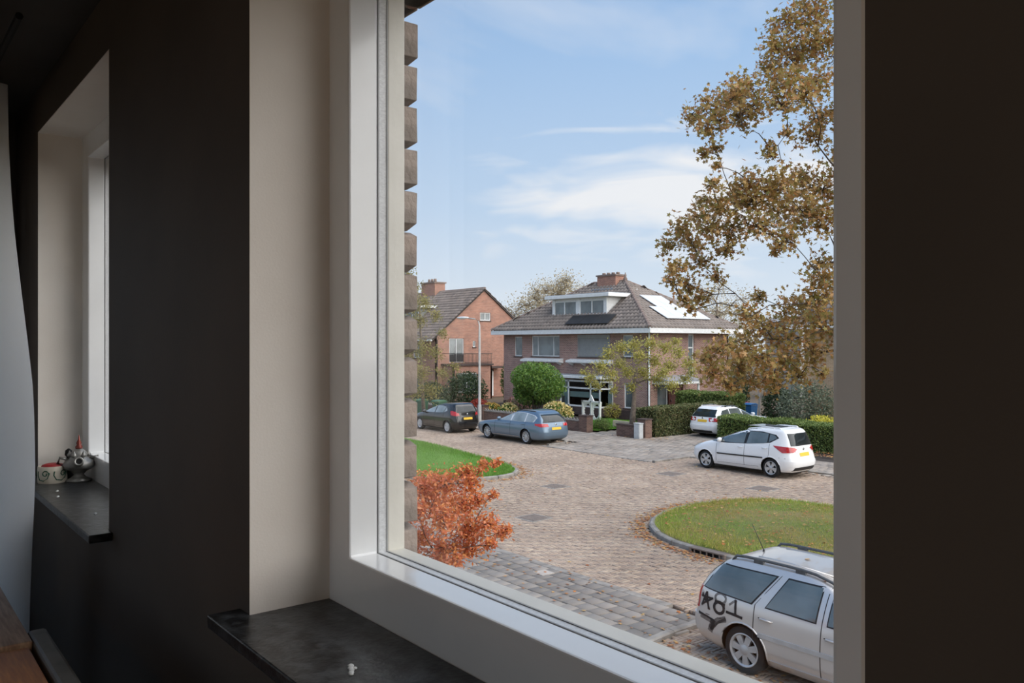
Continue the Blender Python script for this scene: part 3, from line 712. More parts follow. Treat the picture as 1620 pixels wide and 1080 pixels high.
        MB().lathe([(.01, -.09), (.06, -.08), (.1, -.03), (.1, .03), (.07, .08), (.01, .09)], 14, mm).tube([(mx, sg*(y-.02), mz-.03), (mx, sg*(y+.08), mz-.02)], .025, 6).build('wing_mirror', P.get('mirmat', P['paint']), t, True)
        for x0, z0, x1, z1, x2, z2 in P.get('lfront', []):
            pass
        if 'hlside' in P: patch(B, 'side', P['hlside'], .006, 'headlight', M['clearlens'], t, sg, 6, 3)
    for poly in P.get('lrear', []):
        patch(B, 'rear', poly, .016, 'tail_light', M['red'], t, 1, 12, 6); patch(B, 'rear', [(-a, b) for a, b in poly], .016, 'tail_light', M['red'], t, 1, 12, 6)
    if 'rwin' in P:
        patch(B, 'rear', P['rwin'], .008, 'rear_window', M['carglass'], t, 1, 16, 6)
        a = P['rwin']; yc = 0; zb = min(p[1] for p in a)
        MB().tube([(B.end(.0, zb+.02, -1)-.02, 0, zb+.02), (B.end(.35, zb+.05, -1)-.02, .38, zb+.04)], .009, 6).build('rear_wiper', M['trimblk'], t)
    if 'wind' in P: patch(B, 'front', P['wind'], .014, 'windscreen', M['carglass'], t, 1, 16, 8)
    z, hh = P['platez'], .055
    patch(B, 'rear', [(-.26, z-hh), (.26, z-hh), (.26, z+hh), (-.26, z+hh)], .014, 'licence_plate', M['plate'], t, 1, 4, 2)
    if 'badgez' in P:
        bz = P['badgez']; MB().lathe([(.045, -.01), (.05, .006), (.03, .012), (.01, .012)], 16, Matrix.Translation((B.end(0, bz, -1)-.004, 0, bz)) @ Matrix.Rotation(-PI/2, 4, 'Y')).build('badge', M['chrome'], t, True)
    if 'bumper' in P:
        z0, z1 = P['bumper']; wq = P['W']*.97
        patch(B, 'rear', [(-wq+.04, z0), (wq-.04, z0), (wq-.03, z1), (-wq+.03, z1)], .02, 'rear_bumper', P.get('bmat', P['paint']), t, 1, 24, 3, .05)
    if 'rails' in P:
        x0, x1, yr, h = P['rails']
        for sg in (-1, 1):
            f = lambda x: np.interp(x, B.r[::-1][:12][::-1] if False else [0, 1], [0, 0])
            zt = P['H']; pts = []
            def zr(x):       # roof height at this x, y
                for zz in np.linspace(zt, zt-.4, 120):
                    fr, re, wz = B.at(zz)
                    if re < x < fr and B.side(x, zz) >= yr: return zz
                return zt-.3
            pts = [(x0, sg*yr, zr(x0)-.01), (x0+.06, sg*yr, zr(x0+.06)+h)]+[(x0+(x1-x0)*i/8, sg*yr, zr(x0+(x1-x0)*i/8)+h) for i in range(1, 8)]+[(x1-.06, sg*yr, zr(x1-.06)+h), (x1, sg*yr, zr(x1)-.01)]
            q = MB().tube(pts, .02, 8)
            for i in (3, 6):
                q.box(pts[i][0]-.07, pts[i][0]+.07, sg*yr-.022, sg*yr+.022, pts[i][2]-h-.02, pts[i][2])
            q.build('roof_rail', P.get('railmat', M['rail']), t, True, sharp=40)
    if 'antenna' in P:
        x, z, L = P['antenna']; MB().tube([(x, 0, z-.02), (x, 0, z+.03)], [.022, .012], 8).tube([(x, 0, z+.02), (x-L*.55, 0, z+L)], [.006, .003], 6).build('antenna', M['trimblk'], t, True)
    return t, B

# silver estate: front points +X (out of frame)
P = dict(H=1.47, W=.855, wb=2.64, wr=.315, paint=M['silver'], n=8,
   T=[(.19, 3.25, -.72, .74), (.27, 3.42, -.90, .82), (.40, 3.48, -.95, .85), (.56, 3.48, -.96, .857), (.66, 3.44, -.93, .855), (.74, 3.34, -.90, .85), (.82, 2.95, -.89, .84), (.90, 2.4, -.87, .825), (.95, 2.05, -.86, .81), (1.1, 1.72, -.79, .745), (1.25, 1.4, -.66, .665), (1.36, 1.16, -.52, .605), (1.42, .98, -.42, .565), (1.455, .75, -.25, .49), (1.47, .3, .1, .3)],
   wins=[[(-.70, 1.0), (.10, .965), (.37, 1.335), (-.50, 1.325)], [(.33, .965), (1.03, .955), (1.03, 1.34), (.55, 1.34)], [(1.20, .955), (1.95, .955), (1.72, 1.12), (1.46, 1.34), (1.20, 1.34)]],
   rwin=[(-.66, .98), (.66, .98), (.54, 1.33), (-.54, 1.33)], wind=[(-.66, 1.03), (.66, 1.03), (.54, 1.35), (-.54, 1.35)],
   wtrim=1, lside=[[(-.93, .69), (-.80, .69), (-.80, .98), (-.88, .99)]], lrear=[[(.64, .69), (.755, .69), (.72, .99), (.66, .99)]],
   seams=[(.16, .52, .16, .96), (1.12, .30, 1.12, 1.35), (-.93, .64, .0-.33, .645), (.16, .96, .44, 1.36), (2.1, .32, 2.1, .9), (.38, .28, 2.2, .28)],
   handles=[(.34, .81), (1.27, .80)], mold=(.24, .595, 2.2, .595, .028), moldmat=M['rim'], skirt=[(.40, .19), (2.2, .19), (2.2, .30), (.40, .30)],
   mirror=(1.85, .98), platez=.78, badgez=.93, bumper=(.36, .60), rails=(-.38, 1.3, .53, .045), antenna=(-.25, 1.45, .36), spokes=7, dark_below=.2, tuck=.03)
car, B = make_car('silver_estate_car', 'silver estate car with sprayed graffiti beside the right grass island', (-6.54, 10.03, 0), 0, P)
sg = -1
def dent(pts, wd, mat='spray', e=.003): ribbon(B, pts, wd, e, 'graffiti_stroke', M[mat], car, sg)
o = (-.005, .012)
sh = lambda pts: [(x+o[0], z+o[1]) for x, z in pts]
# star
dent(sh([(-.74, .85), (-.50, .865)]), .028); dent(sh([(-.72, .89), (-.60, .78), (-.555, .70)]), .026); dent(sh([(-.625, .93), (-.72, .72)]), .030); dent(sh([(-.625, .93), (-.575, .70)]), .030); dent(sh([(-.72, .735), (-.51, .865)]), .028); dent(sh([(-.66, .83), (-.59, .80)]), .06)
# 8
def loop(cx, cz, rx, rz, n=18): return [(cx+rx*math.cos(2*PI*i/n), cz+rz*math.sin(2*PI*i/n)) for i in range(n+1)]
dent(sh(loop(-.375, .90, .09, .062)), .034, 'mist'); dent(sh(loop(-.39, .77, .085, .075)), .042); dent(sh([(-.47, .845), (-.36, .835), (-.29, .825)]), .036)
# 1 with its foot line
dent(sh([(-.225, .85), (-.125, .935)]), .03, 'mist'); dent(sh([(-.13, .935), (-.115, .75)]), .036); dent(sh([(-.27, .75), (-.12, .742), (.0, .73)]), .036)
# smeared arrow below
dent([(-.78, .625), (-.60, .615), (-.47, .585)], .026); dent([(-.78, .61), (-.47, .57)], .07, 'mist', .0025); dent([(-.47, .60), (-.53, .45)], .035); dent([(-.48, .60), (-.55, .42)], .09, 'mist', .0025); dent([(-.54, .45), (-.40, .58), (-.27, .665)], .035, 'mist', .0032); dent([(-.54, .46), (-.42, .60), (-.27, .66)], .08, 'mist', .0022)

for yy in (-.33, .33): MB().tube([(-.1, yy, 1.462), (.4, yy, 1.468), (1.0, yy*.98, 1.425)], .012, 6).build('roof_rib', M['silver'], car, True)
for x, y, z, lb in ((.98, -.50, 1.395, 'brown leaf on the silver roof edge above the rear door window'), (1.12, -.12, 1.41, 'reddish leaf on the silver car roof close to the right window post'), (.42, .02, 1.472, 'dry leaf on the silver car roof between antenna and roof rails')):
    q = np_mesh('fallen_leaf', LEAF['maple'][0]*.09, LEAF['maple'][1], M['litter']); q.location = (-6.54+x, 10.03+y, z+.004); q.rotation_euler = (.1, .1, x*9)
    tag(q, lb, 'leaf', 'leaves on the silver car roof')
# small white hatchback: front points -X
P = dict(H=1.60, W=.86, wb=2.62, wr=.315, paint=M['white'], n=6,
   T=[(.18, 3.12, -.62, .76), (.28, 3.28, -.74, .83), (.42, 3.34, -.78, .86), (.55, 3.33, -.80, .865), (.68, 3.32, -.76, .862), (.80, 3.18, -.72, .85), (.90, 2.9, -.70, .835), (.98, 2.62, -.68, .82), (1.03, 2.42, -.67, .80), (1.15, 2.08, -.63, .755), (1.3, 1.65, -.57, .70), (1.42, 1.3, -.52, .655), (1.50, .95, -.46, .62), (1.555, .6, -.40, .57), (1.59, .35, -.25, .47), (1.60, .1, .0, .33)],
   surround=[(2.46, .99), (1.95, 1.22), (1.6, 1.35), (1.15, 1.455), (.4, 1.465), (-.12, 1.40), (-.24, 1.30), (.05, 1.13), (.9, 1.03), (1.7, .985)],
   wins=[[(2.36, .995), (1.98, 1.01), (1.95, 1.17)], [(1.92, 1.01), (1.04, 1.03), (.98, 1.435), (1.2, 1.43), (1.6, 1.33), (1.92, 1.19)], [(.94, 1.03), (.25, 1.10), (.16, 1.15), (.16, 1.42), (.5, 1.44), (.88, 1.435)], [(.10, 1.15), (-.18, 1.29), (-.09, 1.37), (.10, 1.415)]],
   rwin=[(-.60, 1.06), (.60, 1.06), (.55, 1.45), (-.55, 1.45)], wind=[(-.7, 1.05), (.7, 1.05), (.56, 1.48), (-.56, 1.48)],
   lside=[[(-.70, .86), (-.42, .84), (-.08, 1.05), (-.10, 1.06), (-.66, 1.03)]], lrear=[[(.36, .96), (.56, .86), (.76, .85), (.73, 1.03), (.56, 1.03)]],
   seams=[(1.0, .30, 1.0, 1.02), (.06, .72, .06, 1.1), (2.14, .34, 2.14, .95), (.45, .32, 2.1, .30), (.40, .36, .06, .72), (-.75, .66, -.30, .68)],
   handles=[(1.16, .90), (.22, .95)], mold=(.28, .63, 2.1, .60, .022), moldmat=M['trimblk'], mirror=(1.98, 1.05), platez=.78, badgez=.95, bumper=(.40, .58),
   hlside=[(3.25, .72), (2.85, .90), (2.75, .93), (2.95, .80)], rails=(-.2, 1.1, .5, .035), railmat=M['white'], spokes=5, style='wide', dark_below=.2)
venga, Bv = make_car('white_hatchback', 'small white hatchback parked on the far side of the street', (-15.56, 24.17, 0), PI, P)
patch(Bv, 'rear', [(-.62, .26), (.62, .26), (.55, .37), (-.55, .37)], .012, 'lower_bumper', M['trimblk'], venga, 1, 12, 2)
q = MB()
for a, b in ((-.02, .5), (.6, 1.15)): q.prism([(a, -.42), (b, -.42), (b, .42), (a, .42)], 'z', 1.592, 1.606)
q.build('glass_roof_panel', M['carglass'], venga, bevel=.004)

# blue-grey estate: front points -X
P = dict(H=1.47, W=.90, wb=2.79, wr=.325, paint=M['blue'], n=7,
   T=[(.18, 3.5, -.80, .78), (.28, 3.68, -1.02, .87), (.42, 3.73, -1.08, .90), (.56, 3.73, -1.09, .91), (.68, 3.70, -1.07, .908), (.76, 3.5, -1.05, .90), (.83, 3.1, -1.03, .89), (.90, 2.5, -1.0, .87), (.95, 2.1, -.98, .845), (1.08, 1.75, -.92, .78), (1.22, 1.4, -.80, .71), (1.34, 1.05, -.66, .64), (1.40, .82, -.55, .59), (1.445, .55, -.40, .52), (1.47, .1, .0, .32)],
   spec=0, surround=[(2.18, .955), (1.72, 1.13), (1.2, 1.30), (.7, 1.355), (.1, 1.345), (-.45, 1.27), (-.62, 1.18), (-.50, .985), (.5, .955)], smat=M['clearlens'],
   wins=[[(2.06, .965), (1.08, .965), (1.02, 1.32), (1.2, 1.285), (1.7, 1.12)], [(1.0, .965), (.12, .97), (.12, 1.33), (.6, 1.338), (.94, 1.325)], [(.05, .975), (-.46, .995), (-.57, 1.17), (-.42, 1.255), (.05, 1.32)]],
   rwin=[(-.66, .98), (.66, .98), (.56, 1.32), (-.56, 1.32)], wind=[(-.74, .99), (.74, .99), (.58, 1.37), (-.58, 1.37)],
   glass=M['lightglass'], lside=[[(-1.0, .80), (-.62, .85), (-.58, .93), (-.96, .94)]], lrear=[[(.42, .82), (.80, .80), (.77, .94), (.45, .93)]],
   seams=[(1.05, .34, 1.05, .96), (.02, .70, .02, .96), (2.16, .36, 2.16, .92), (.5, .34, 2.2, .34), (2.5, .77, -.55, .83)],
   handles=[(1.2, .83), (.2, .86)], hmat=M['blue'], mold=(.42, .30, 2.35, .29, .016), moldmat=M['chrome'], mirror=(1.95, .98), platez=.72, badgez=.88, bumper=(.40, .58),
   hlside=[(3.6, .66), (3.1, .77), (3.05, .79), (3.45, .76)], rails=(-.35, 1.0, .55, .02), railmat=M['rail'], spokes=10, style='thin', dark_below=.22)
make_car('blue_estate_car', 'blue-grey estate car parked across the street in front of the low garden wall', (-27.42, 23.62, 0), PI, P)

# black hatchback: front points -X
P = dict(H=1.46, W=.85, wb=2.49, wr=.30, paint=M['black'], n=6,
   T=[(.18, 3.05, -.52, .75), (.28, 3.22, -.64, .82), (.42, 3.28, -.68, .845), (.56, 3.27, -.68, .85), (.70, 3.18, -.66, .848), (.80, 2.9, -.64, .84), (.88, 2.55, -.62, .825), (.94, 2.25, -.61, .80), (1.05, 1.95, -.59, .755), (1.2, 1.52, -.52, .69), (1.32, 1.15, -.45, .63), (1.39, .85, -.40, .585), (1.44, .5, -.30, .50), (1.46, .1, -.05, .32)],
   wins=[[(2.1, .93), (1.12, .955), (1.05, 1.29), (1.2, 1.27), (1.6, 1.13)], [(1.04, .96), (.36, .99), (.24, 1.27), (.6, 1.31), (.98, 1.295)], [(.30, 1.0), (.05, 1.08), (.19, 1.25)]],
   rwin=[(-.60, 1.0), (.60, 1.0), (.52, 1.31), (-.52, 1.31)], wind=[(-.7, .98), (.7, .98), (.55, 1.36), (-.55, 1.36)],
   glass=M['lightglass'], lside=[[(-.62, .84), (-.30, .90), (-.20, 1.08), (-.34, 1.10), (-.58, 1.0)]], lrear=[[(.58, .88), (.75, .86), (.70, 1.08), (.62, 1.06)]],
   seams=[(1.08, .32, 1.08, .95), (.28, .60, .28, .98), (2.05, .34, 2.05, .9), (.5, .32, 2.1, .32)],
   handles=[(1.2, .84), (.38, .90)], mirror=(1.95, .95), platez=.72, badgez=.93, bumper=(.38, .56), hlside=[(3.1, .70), (2.5, .86), (2.45, .89), (2.9, .80)], spokes=5, style='wide', rim=M['whiterim'], dark_below=.22)
make_car('black_hatchback', 'black hatchback parked across the street beside the lamp post', (-33.25, 23.38, 0), PI, P)

# white estate in the driveway: front points +Y
P = dict(H=1.47, W=.905, wb=2.68, wr=.32, paint=M['white'], n=7,
   T=[(.19, 3.35, -.78, .78), (.28, 3.52, -.98, .87), (.42, 3.58, -1.04, .90), (.56, 3.57, -1.05, .907), (.68, 3.52, -1.02, .905), (.78, 3.3, -.99, .895), (.86, 2.8, -.97, .88), (.93, 2.2, -.95, .85), (.98, 1.95, -.93, .82), (1.1, 1.65, -.86, .76), (1.22, 1.35, -.75, .70), (1.34, 1.02, -.62, .64), (1.40, .8, -.54, .59), (1.445, .5, -.42, .51), (1.47, .1, .0, .32)],
   wins=[[(1.98, .98), (1.04, .98), (.98, 1.325), (1.2, 1.27), (1.65, 1.13)], [(.98, .98), (.12, .985), (.12, 1.335), (.6, 1.34), (.92, 1.33)], [(.06, .985), (-.50, 1.01), (-.56, 1.13), (-.40, 1.27), (.06, 1.33)]],
   rwin=[(-.68, .98), (.68, .98), (.56, 1.32), (-.56, 1.32)], wind=[(-.74, 1.0), (.74, 1.0), (.58, 1.37), (-.58, 1.37)],
   lside=[[(-1.0, .78), (-.74, .78), (-.74, .95), (-.98, .95)]], lrear=[[(.62, .78), (.80, .78), (.77, .95), (.62, .95)]],
   seams=[(1.0, .34, 1.0, .97), (.04, .7, .04, .97)], handles=[(1.16, .86), (.2, .88)], mirror=(1.85, 1.0), platez=.80, badgez=.92, bumper=(.40, .60), rails=(-.35, 1.05, .55, .04), railmat=M['chrome'], spokes=5, dark_below=.22)
sk, Bs = make_car('white_estate_car', 'white estate car seen from behind in the driveway between two hedges', (-24.12, 31.72, 0), PI/2, P)
patch(Bs, 'rear', [(-.6, .24), (.6, .24), (.55, .36), (-.55, .36)], .012, 'lower_bumper', M['trimblk'], sk, 1, 12, 2)
# ================================================================== HOUSES ACROSS THE STREET
M.update(
    brickc=brick_mat('purple_brown_brick', S(172, 124, 114), S(124, 86, 80), S(198, 178, 166), ms=.013),
    brickl=brick_mat('orange_brown_brick', S(178, 124, 104), S(142, 98, 84), S(186, 158, 142), ms=.012),
    bricky=brick_mat('yellow_brick', S(204, 172, 138), S(186, 152, 120), S(206, 186, 160), ms=.009),
    brickw=brick_mat('garden_wall_brick', S(128, 100, 90), S(102, 80, 74), S(132, 118, 108)),
    plinth=brick_mat('dark_plinth_brick', S(92, 80, 76), S(76, 66, 64), S(102, 92, 88)),
    tile=pm('roof_tile', W1, (.86, .85, .84, 1), 1.5, .8, island=[S(136, 126, 119), S(126, 117, 111), S(146, 135, 127), S(130, 121, 114)]),
    tilel=pm('old_roof_tile', W1, (.86, .85, .84, 1), 1.5, .8, island=[S(146, 134, 126), S(128, 118, 112), S(158, 144, 134)]),
    under=pm('roof_underlay', S(70, 64, 60), None, 4, .9), cap=pm('ridge_cap', S(138, 120, 110), S(116, 102, 94), 6, .85),
    wpaint=pm('white_house_paint', S(240, 240, 238), S(228, 228, 225), 6, .5), cream=pm('cream_board', S(222, 202, 180), S(212, 190, 166), 5, .7),
    hpane=pm('house_window_glass', S(118, 128, 130), S(72, 80, 82), .9, .06, spec=.8), bpane=glass_mat('bay_window_glass', (.72, .78, .78, 1), .9), blind=pm('pale_blind', S(214, 222, 214), S(202, 210, 202), 5, .8),
    shutter=pm('grey_shutter', S(158, 158, 156), S(150, 150, 148), 4, .55), lead=pm('zinc', S(164, 168, 172), S(146, 150, 154), 5, .5, .3), solar=pm('painted_glare_solar_glass', S(226, 230, 234), S(216, 220, 224), 2, .4, .2),  # solar panel glass painted near white for the sky it reflects
    solark=pm('black_solar_glass', S(58, 57, 57), S(48, 47, 47), 2, .5, spec=.2), redd=pm('red_brown_door', S(122, 62, 50), S(104, 52, 42), 6, .5), blackp=pm('black_railing_paint', S(34, 34, 36), None, 6, .5),
    pole=pm('galvanised_pole', S(196, 194, 190), S(178, 176, 172), 9, .5, .1), lampw=pm('lamp_housing', S(228, 230, 231), S(214, 216, 218), 6, .4), stonec=pm('grey_cabinet', S(196, 198, 198), S(180, 183, 184), 7, .6),
)
def rect_wall(ob, plane, face, a0, a1, z0, z1, holes, mat, depth=.12, name='wall', sign=1):
    """plane 'x': wall runs along x at y=face, outside is -y; plane 'y': runs along y at x=face, outside is +x"""
    A = sorted({a0, a1} | {h[0] for h in holes} | {h[1] for h in holes}); Z = sorted({z0, z1} | {h[2] for h in holes} | {h[3] for h in holes})
    T = (lambda a, d, z: (a, face+d, z)) if plane == 'x' else (lambda a, d, z: (face-d, a, z))
    b = MB()
    for i in range(len(A)-1):
        for j in range(len(Z)-1):
            ca, cz = (A[i]+A[i+1])/2, (Z[j]+Z[j+1])/2
            if any(h[0] < ca < h[1] and h[2] < cz < h[3] for h in holes): continue
            b.add([T(A[i], 0, Z[j]), T(A[i+1], 0, Z[j]), T(A[i+1], 0, Z[j+1]), T(A[i], 0, Z[j+1]), T(A[i], depth, Z[j]), T(A[i+1], depth, Z[j]), T(A[i+1], depth, Z[j+1]), T(A[i], depth, Z[j+1])],
                  [(0, 1, 2, 3), (7, 6, 5, 4), (0, 4, 5, 1), (1, 5, 6, 2), (2, 6, 7, 3), (3, 7, 4, 0)])
    return b.build(name, mat, ob)
def hwin(ob, plane, face, a0, a1, z0, z1, mull=(), trans=(), rec=.06, fw=.07, pane='hpane', mat='wpaint', sill=True):
    def bx(b, u0, u1, d0, d1, w0, w1):
        if plane == 'x': b.box(u0, u1, face+d0, face+d1, w0, w1)
        else: b.box(face-d1, face-d0, u0, u1, w0, w1)
    b = MB(); bx(b, a0, a1, rec, rec+.06, z0, z0+fw); bx(b, a0, a1, rec, rec+.06, z1-fw, z1); bx(b, a0, a0+fw, rec, rec+.06, z0+fw, z1-fw); bx(b, a1-fw, a1, rec, rec+.06, z0+fw, z1-fw)
    us = [a0+fw]
    for m_ in mull: c = a0+(a1-a0)*m_; bx(b, c-fw*.45, c+fw*.45, rec, rec+.06, z0+fw, z1-fw); us += [c-fw*.45, c+fw*.45]
    us.append(a1-fw)
    ws = [z0+fw]
    for t_ in trans: c = z0+(z1-z0)*t_; bx(b, a0+fw, a1-fw, rec-.005, rec+.055, c-fw*.45, c+fw*.45); ws += [c-fw*.45, c+fw*.45]
    ws.append(z1-fw)
    f = b.build('window', M[mat], ob)
    for i in range(0, len(us), 2):
        for j in range(0, len(ws), 2):
            p = MB(); bx(p, us[i], us[i+1], rec+.03, rec+.036, ws[j], ws[j+1]); p.build('pane', M[pane], f)
    if sill:
        s = MB(); bx(s, a0-.05, a1+.05, -.05, rec+.05, z0-.07, z0); s.build('window_ledge', M['plinth'], ob)
    return f
def tiled(ob, poly, mat, tw=.30, th=.36, name='roof_tiles', shell=True):
    """poly: coplanar 3d points, first edge = eave. Underlay plus rows of curved overlapping tiles."""
    P = [Vector(p) for p in poly]; e = (P[1]-P[0]).normalized(); nrm = None
    for q in P[2:]:
        n_ = e.cross(q-P[0])
        if n_.length > .1: nrm = n_.normalized(); break
    if nrm.z < 0: nrm = -nrm
    s = nrm.cross(e)
    if s.z < 0: s = -s
    uv = [((p-P[0]).dot(e), (p-P[0]).dot(s)) for p in P]
    if shell: MB().add([p-nrm*.01 for p in P]+[p-nrm*.12 for p in P], [tuple(range(len(P))), tuple(range(2*len(P)-1, len(P)-1, -1))]+[(i, (i+1) % len(P), len(P)+(i+1) % len(P), len(P)+i) for i in range(len(P))]).build('roof_slope', M['under'], ob)
    us = np.arange(min(u for u, v in uv), max(u for u, v in uv), tw)+tw/2; vsx = np.arange(0, max(v for u, v in uv), th)+th/2
    U, Vv = np.meshgrid(us, vsx); U = U.ravel(); Vv = Vv.ravel(); k = inpoly(U, Vv, uv); U = U[k]; Vv = Vv[k]; n = len(U)
    prof = [(-.5, .0), (-.3, .09), (-.02, .12), (.24, .01), (.5, .0)]
    T = []
    for v, dz in ((-.55, .05), (.5, .0)):
        for u, h in prof: T.append((u*tw, v*th, h+dz+.012))
    T += [(u*tw, -.55*th, -.005) for u, h in prof]
    T = np.array(T); F = [(i, i+1, 6+i, 5+i) for i in range(4)]+[(10+i, 11+i, i+1, i) for i in range(4)]
    e_, s_, n_ = np.array(e), np.array(s), np.array(nrm)
    C = np.array(P[0])[None]+U[:, None]*e_+Vv[:, None]*s_
    V = C[:, None]+T[None, :, 0, None]*e_+T[None, :, 1, None]*s_+T[None, :, 2, None]*n_
    FF = (np.array(F)[None]+(np.arange(n)*15)[:, None, None]).reshape(-1, 4)
    o = np_mesh(name, V.reshape(-1, 3), FF, mat, ob); o['kind'] = 'stuff'; return e, s, nrm
def caps(ob, a, b, r=.11, ln=.36):
    a, b = Vector(a), Vector(b); n = int((b-a).length/ln); q = MB()
    for i in range(n): q.tube([a+(b-a)*(i/n), a+(b-a)*((i+1.12)/n)], [r*1.15, r], 8)
    q.build('ridge_caps', M['cap'], ob, True, sharp=40)['kind'] = 'stuff'

# ---------------------------------------------------------------- the hip roofed brick house in the middle
h = thing('brick_house', 'purple-brown brick house with hipped tiled roof and white dormer', 'house', (0, 0, 0))
X0, X1, Y0, Y1, EV = -45.17, -31.64, 35.5, 42.9, 5.0
ups = [(-43.97, -43.14, 3.52, 4.86), (-42.13, -39.33, 3.54, 4.91), (-37.61, -34.77, 3.56, 4.95), (-33.73, -32.92, 3.6, 4.9)]
low = [(-38.43, -34.88, .50, 2.12), (-33.63, -32.82, .56, 2.06), (-43.6, -40.6, .5, 2.1)]
rect_wall(h, 'x', Y0, X0, X1, -.1, EV, ups+low, M['brickc'])
side_h = [(38.98, 39.55, 2.2, 4.97), (36.2, 38.5, 0.0, 2.15)]
rect_wall(h, 'y', X1, Y0, Y1, -.1, EV, side_h, M['brickc'])
MB().box(X0, X1, Y1-.12, Y1, -.1, EV).box(X0, X0+.12, Y0+.12, Y1-.12, -.1, EV).build('wall', M['brickc'], h)
MB().box(X0-.02, X1+.02, Y0-.02, Y1, -.1, .42).build('plinth', M['plinth'], h)
hwin(h, 'x', Y0, *ups[0]); hwin(h, 'x', Y0, *ups[1], mull=(.22, .78)); hwin(h, 'x', Y0, *ups[3])
hwin(h, 'x', Y0, *low[1]); hwin(h, 'x', Y0, *low[2], mull=(.3, .7))
hwin(h, 'y', X1, *side_h[0], fw=.09, trans=(.35, .7))
# roller shutter
a0, a1, z0, z1 = ups[2]
sh_ = MB().box(a0, a1, Y0+.05, Y0+.07, z0, z1).build('roller_shutter', M['shutter'], h)
n = 24
for i in range(n):
    zz = z0+(z1-.2-z0)*i/n; MB().prism([(Y0+.05, zz), (Y0+.036, zz+.006), (Y0+.036, zz+(z1-z0)/n-.012), (Y0+.05, zz+(z1-z0)/n-.004)], 'x', a0+.05, a1-.05).build('slat', M['shutter'], sh_)
MB().box(a0, a0+.06, Y0-.01, Y0+.06, z0, z1).box(a1-.06, a1, Y0-.01, Y0+.06, z0, z1).box(a0, a1, Y0-.03, Y0+.05, z1-.22, z1).build('shutter_guide', M['shutter'], sh_)
MB().box(a0-.05, a1+.05, Y0-.05, Y0+.06, z0-.08, z0).build('window_ledge', M['plinth'], h)
# small white ledges on brackets under the upper windows
for a, b in ((-42.85, -38.95), (-38.3, -34.5)):
    lg = MB().prism([(Y0, 3.12), (Y0-.42, 3.2), (Y0-.42, 3.32), (Y0, 3.42)], 'x', a, b).build('flower_ledge', M['wpaint'], h)
    for i in range(4):
        x = a+.25+(b-a-.5)*i/3; MB().prism([(Y0, 2.98), (Y0-.32, 3.13), (Y0-.32, 3.2), (Y0, 3.2)], 'x', x-.06, x+.06).build('bracket', M['wpaint'], lg)
# bay window
by = Y0-.75
bay = MB().prism([(-38.75, Y0), (-38.43, by), (-34.88, by), (-34.5, Y0)], 'z', 0, .5).build('bay_base', M['plinth'], h)
b = MB()
for x in (-38.43, -37.72, -35.75, -34.96): b.box(x, x+.09, by, by+.08, .5, 2.12)
b.box(-38.43, -34.87, by, by+.08, .5, .6).box(-38.43, -34.87, by, by+.08, 1.60, 1.70).box(-38.43, -34.87, by, by+.08, 2.03, 2.14)
for sx, xe in ((-38.43, -38.75), (-34.87, -34.5)):
    for z in (.5, 1.6, 2.03): b.prism([(sx, by), (xe, Y0), (xe, Y0+.05), (sx, by+.08)], 'z', z, z+.1)
    b.box(min(sx, xe), max(sx, xe), Y0-.06, Y0, .5, 2.1)
bw = b.build('bay_window', M['wpaint'], h)
for x0, x1 in ((-38.34, -37.72), (-37.63, -35.75), (-35.66, -34.96)):
    for z0, z1 in ((.6, 1.6), (1.7, 2.03)): MB().box(x0, x1, by+.035, by+.042, z0, z1).build('pane', M['bpane'], bw)
    MB().box(x0+.02, x1-.02, by+.10, by+.115, 1.08, 1.42).build('blind', M['blind'], bw)
for sx, xe in ((-38.43, -38.75), (-34.87, -34.5)): MB().prism([(sx, by+.03), (xe, Y0-.03), (xe, Y0), (sx, by+.05)], 'z', .6, 1.6).build('pane', M['bpane'], bw)
MB().prism([(-40.1, Y0), (-39.9, by-.25), (-34.6, by-.25), (-34.3, Y0)], 'z', 2.24, 2.42).build('bay_roof', M['wpaint'], h, bevel=.02)
MB().prism([(-40.1, Y0), (-39.9, by-.2), (-34.65, by-.2), (-34.35, Y0)], 'z', 2.42, 2.47).build('bay_roof_cover', M['lead'], h)
# porch on the right hand side wall
MB().prism([(X1, 2.18), (X1+1.2, 2.12), (X1+1.2, 2.28), (X1, 2.52)], 'y', 35.75, 38.75).build('porch_roof', M['lead'], h)
MB().box(X1, X1+1.24, 35.72, 38.78, 2.06, 2.18).build('porch_fascia', M['wpaint'], h)
hwin(h, 'y', X1, 36.2, 37.15, .1, 2.05, sill=False); d = MB().box(X1-.1, X1-.04, 37.25, 38.4, .05, 2.05).build('front_door', M['redd'], h); MB().box(X1-.04, X1-.01, 37.4, 37.48, .95, 1.1).build('door_handle', M['chrome'], d)
MB().box(X1+1.05, X1+1.15, 38.5, 38.6, 0, 2.08).build('porch_post', M['wpaint'], h)
MB().tube([(X1+.05, Y0-.06, EV), (X1+.05, Y0-.06, 0)], .055, 8).build('drain_pipe', M['wpaint'], h)
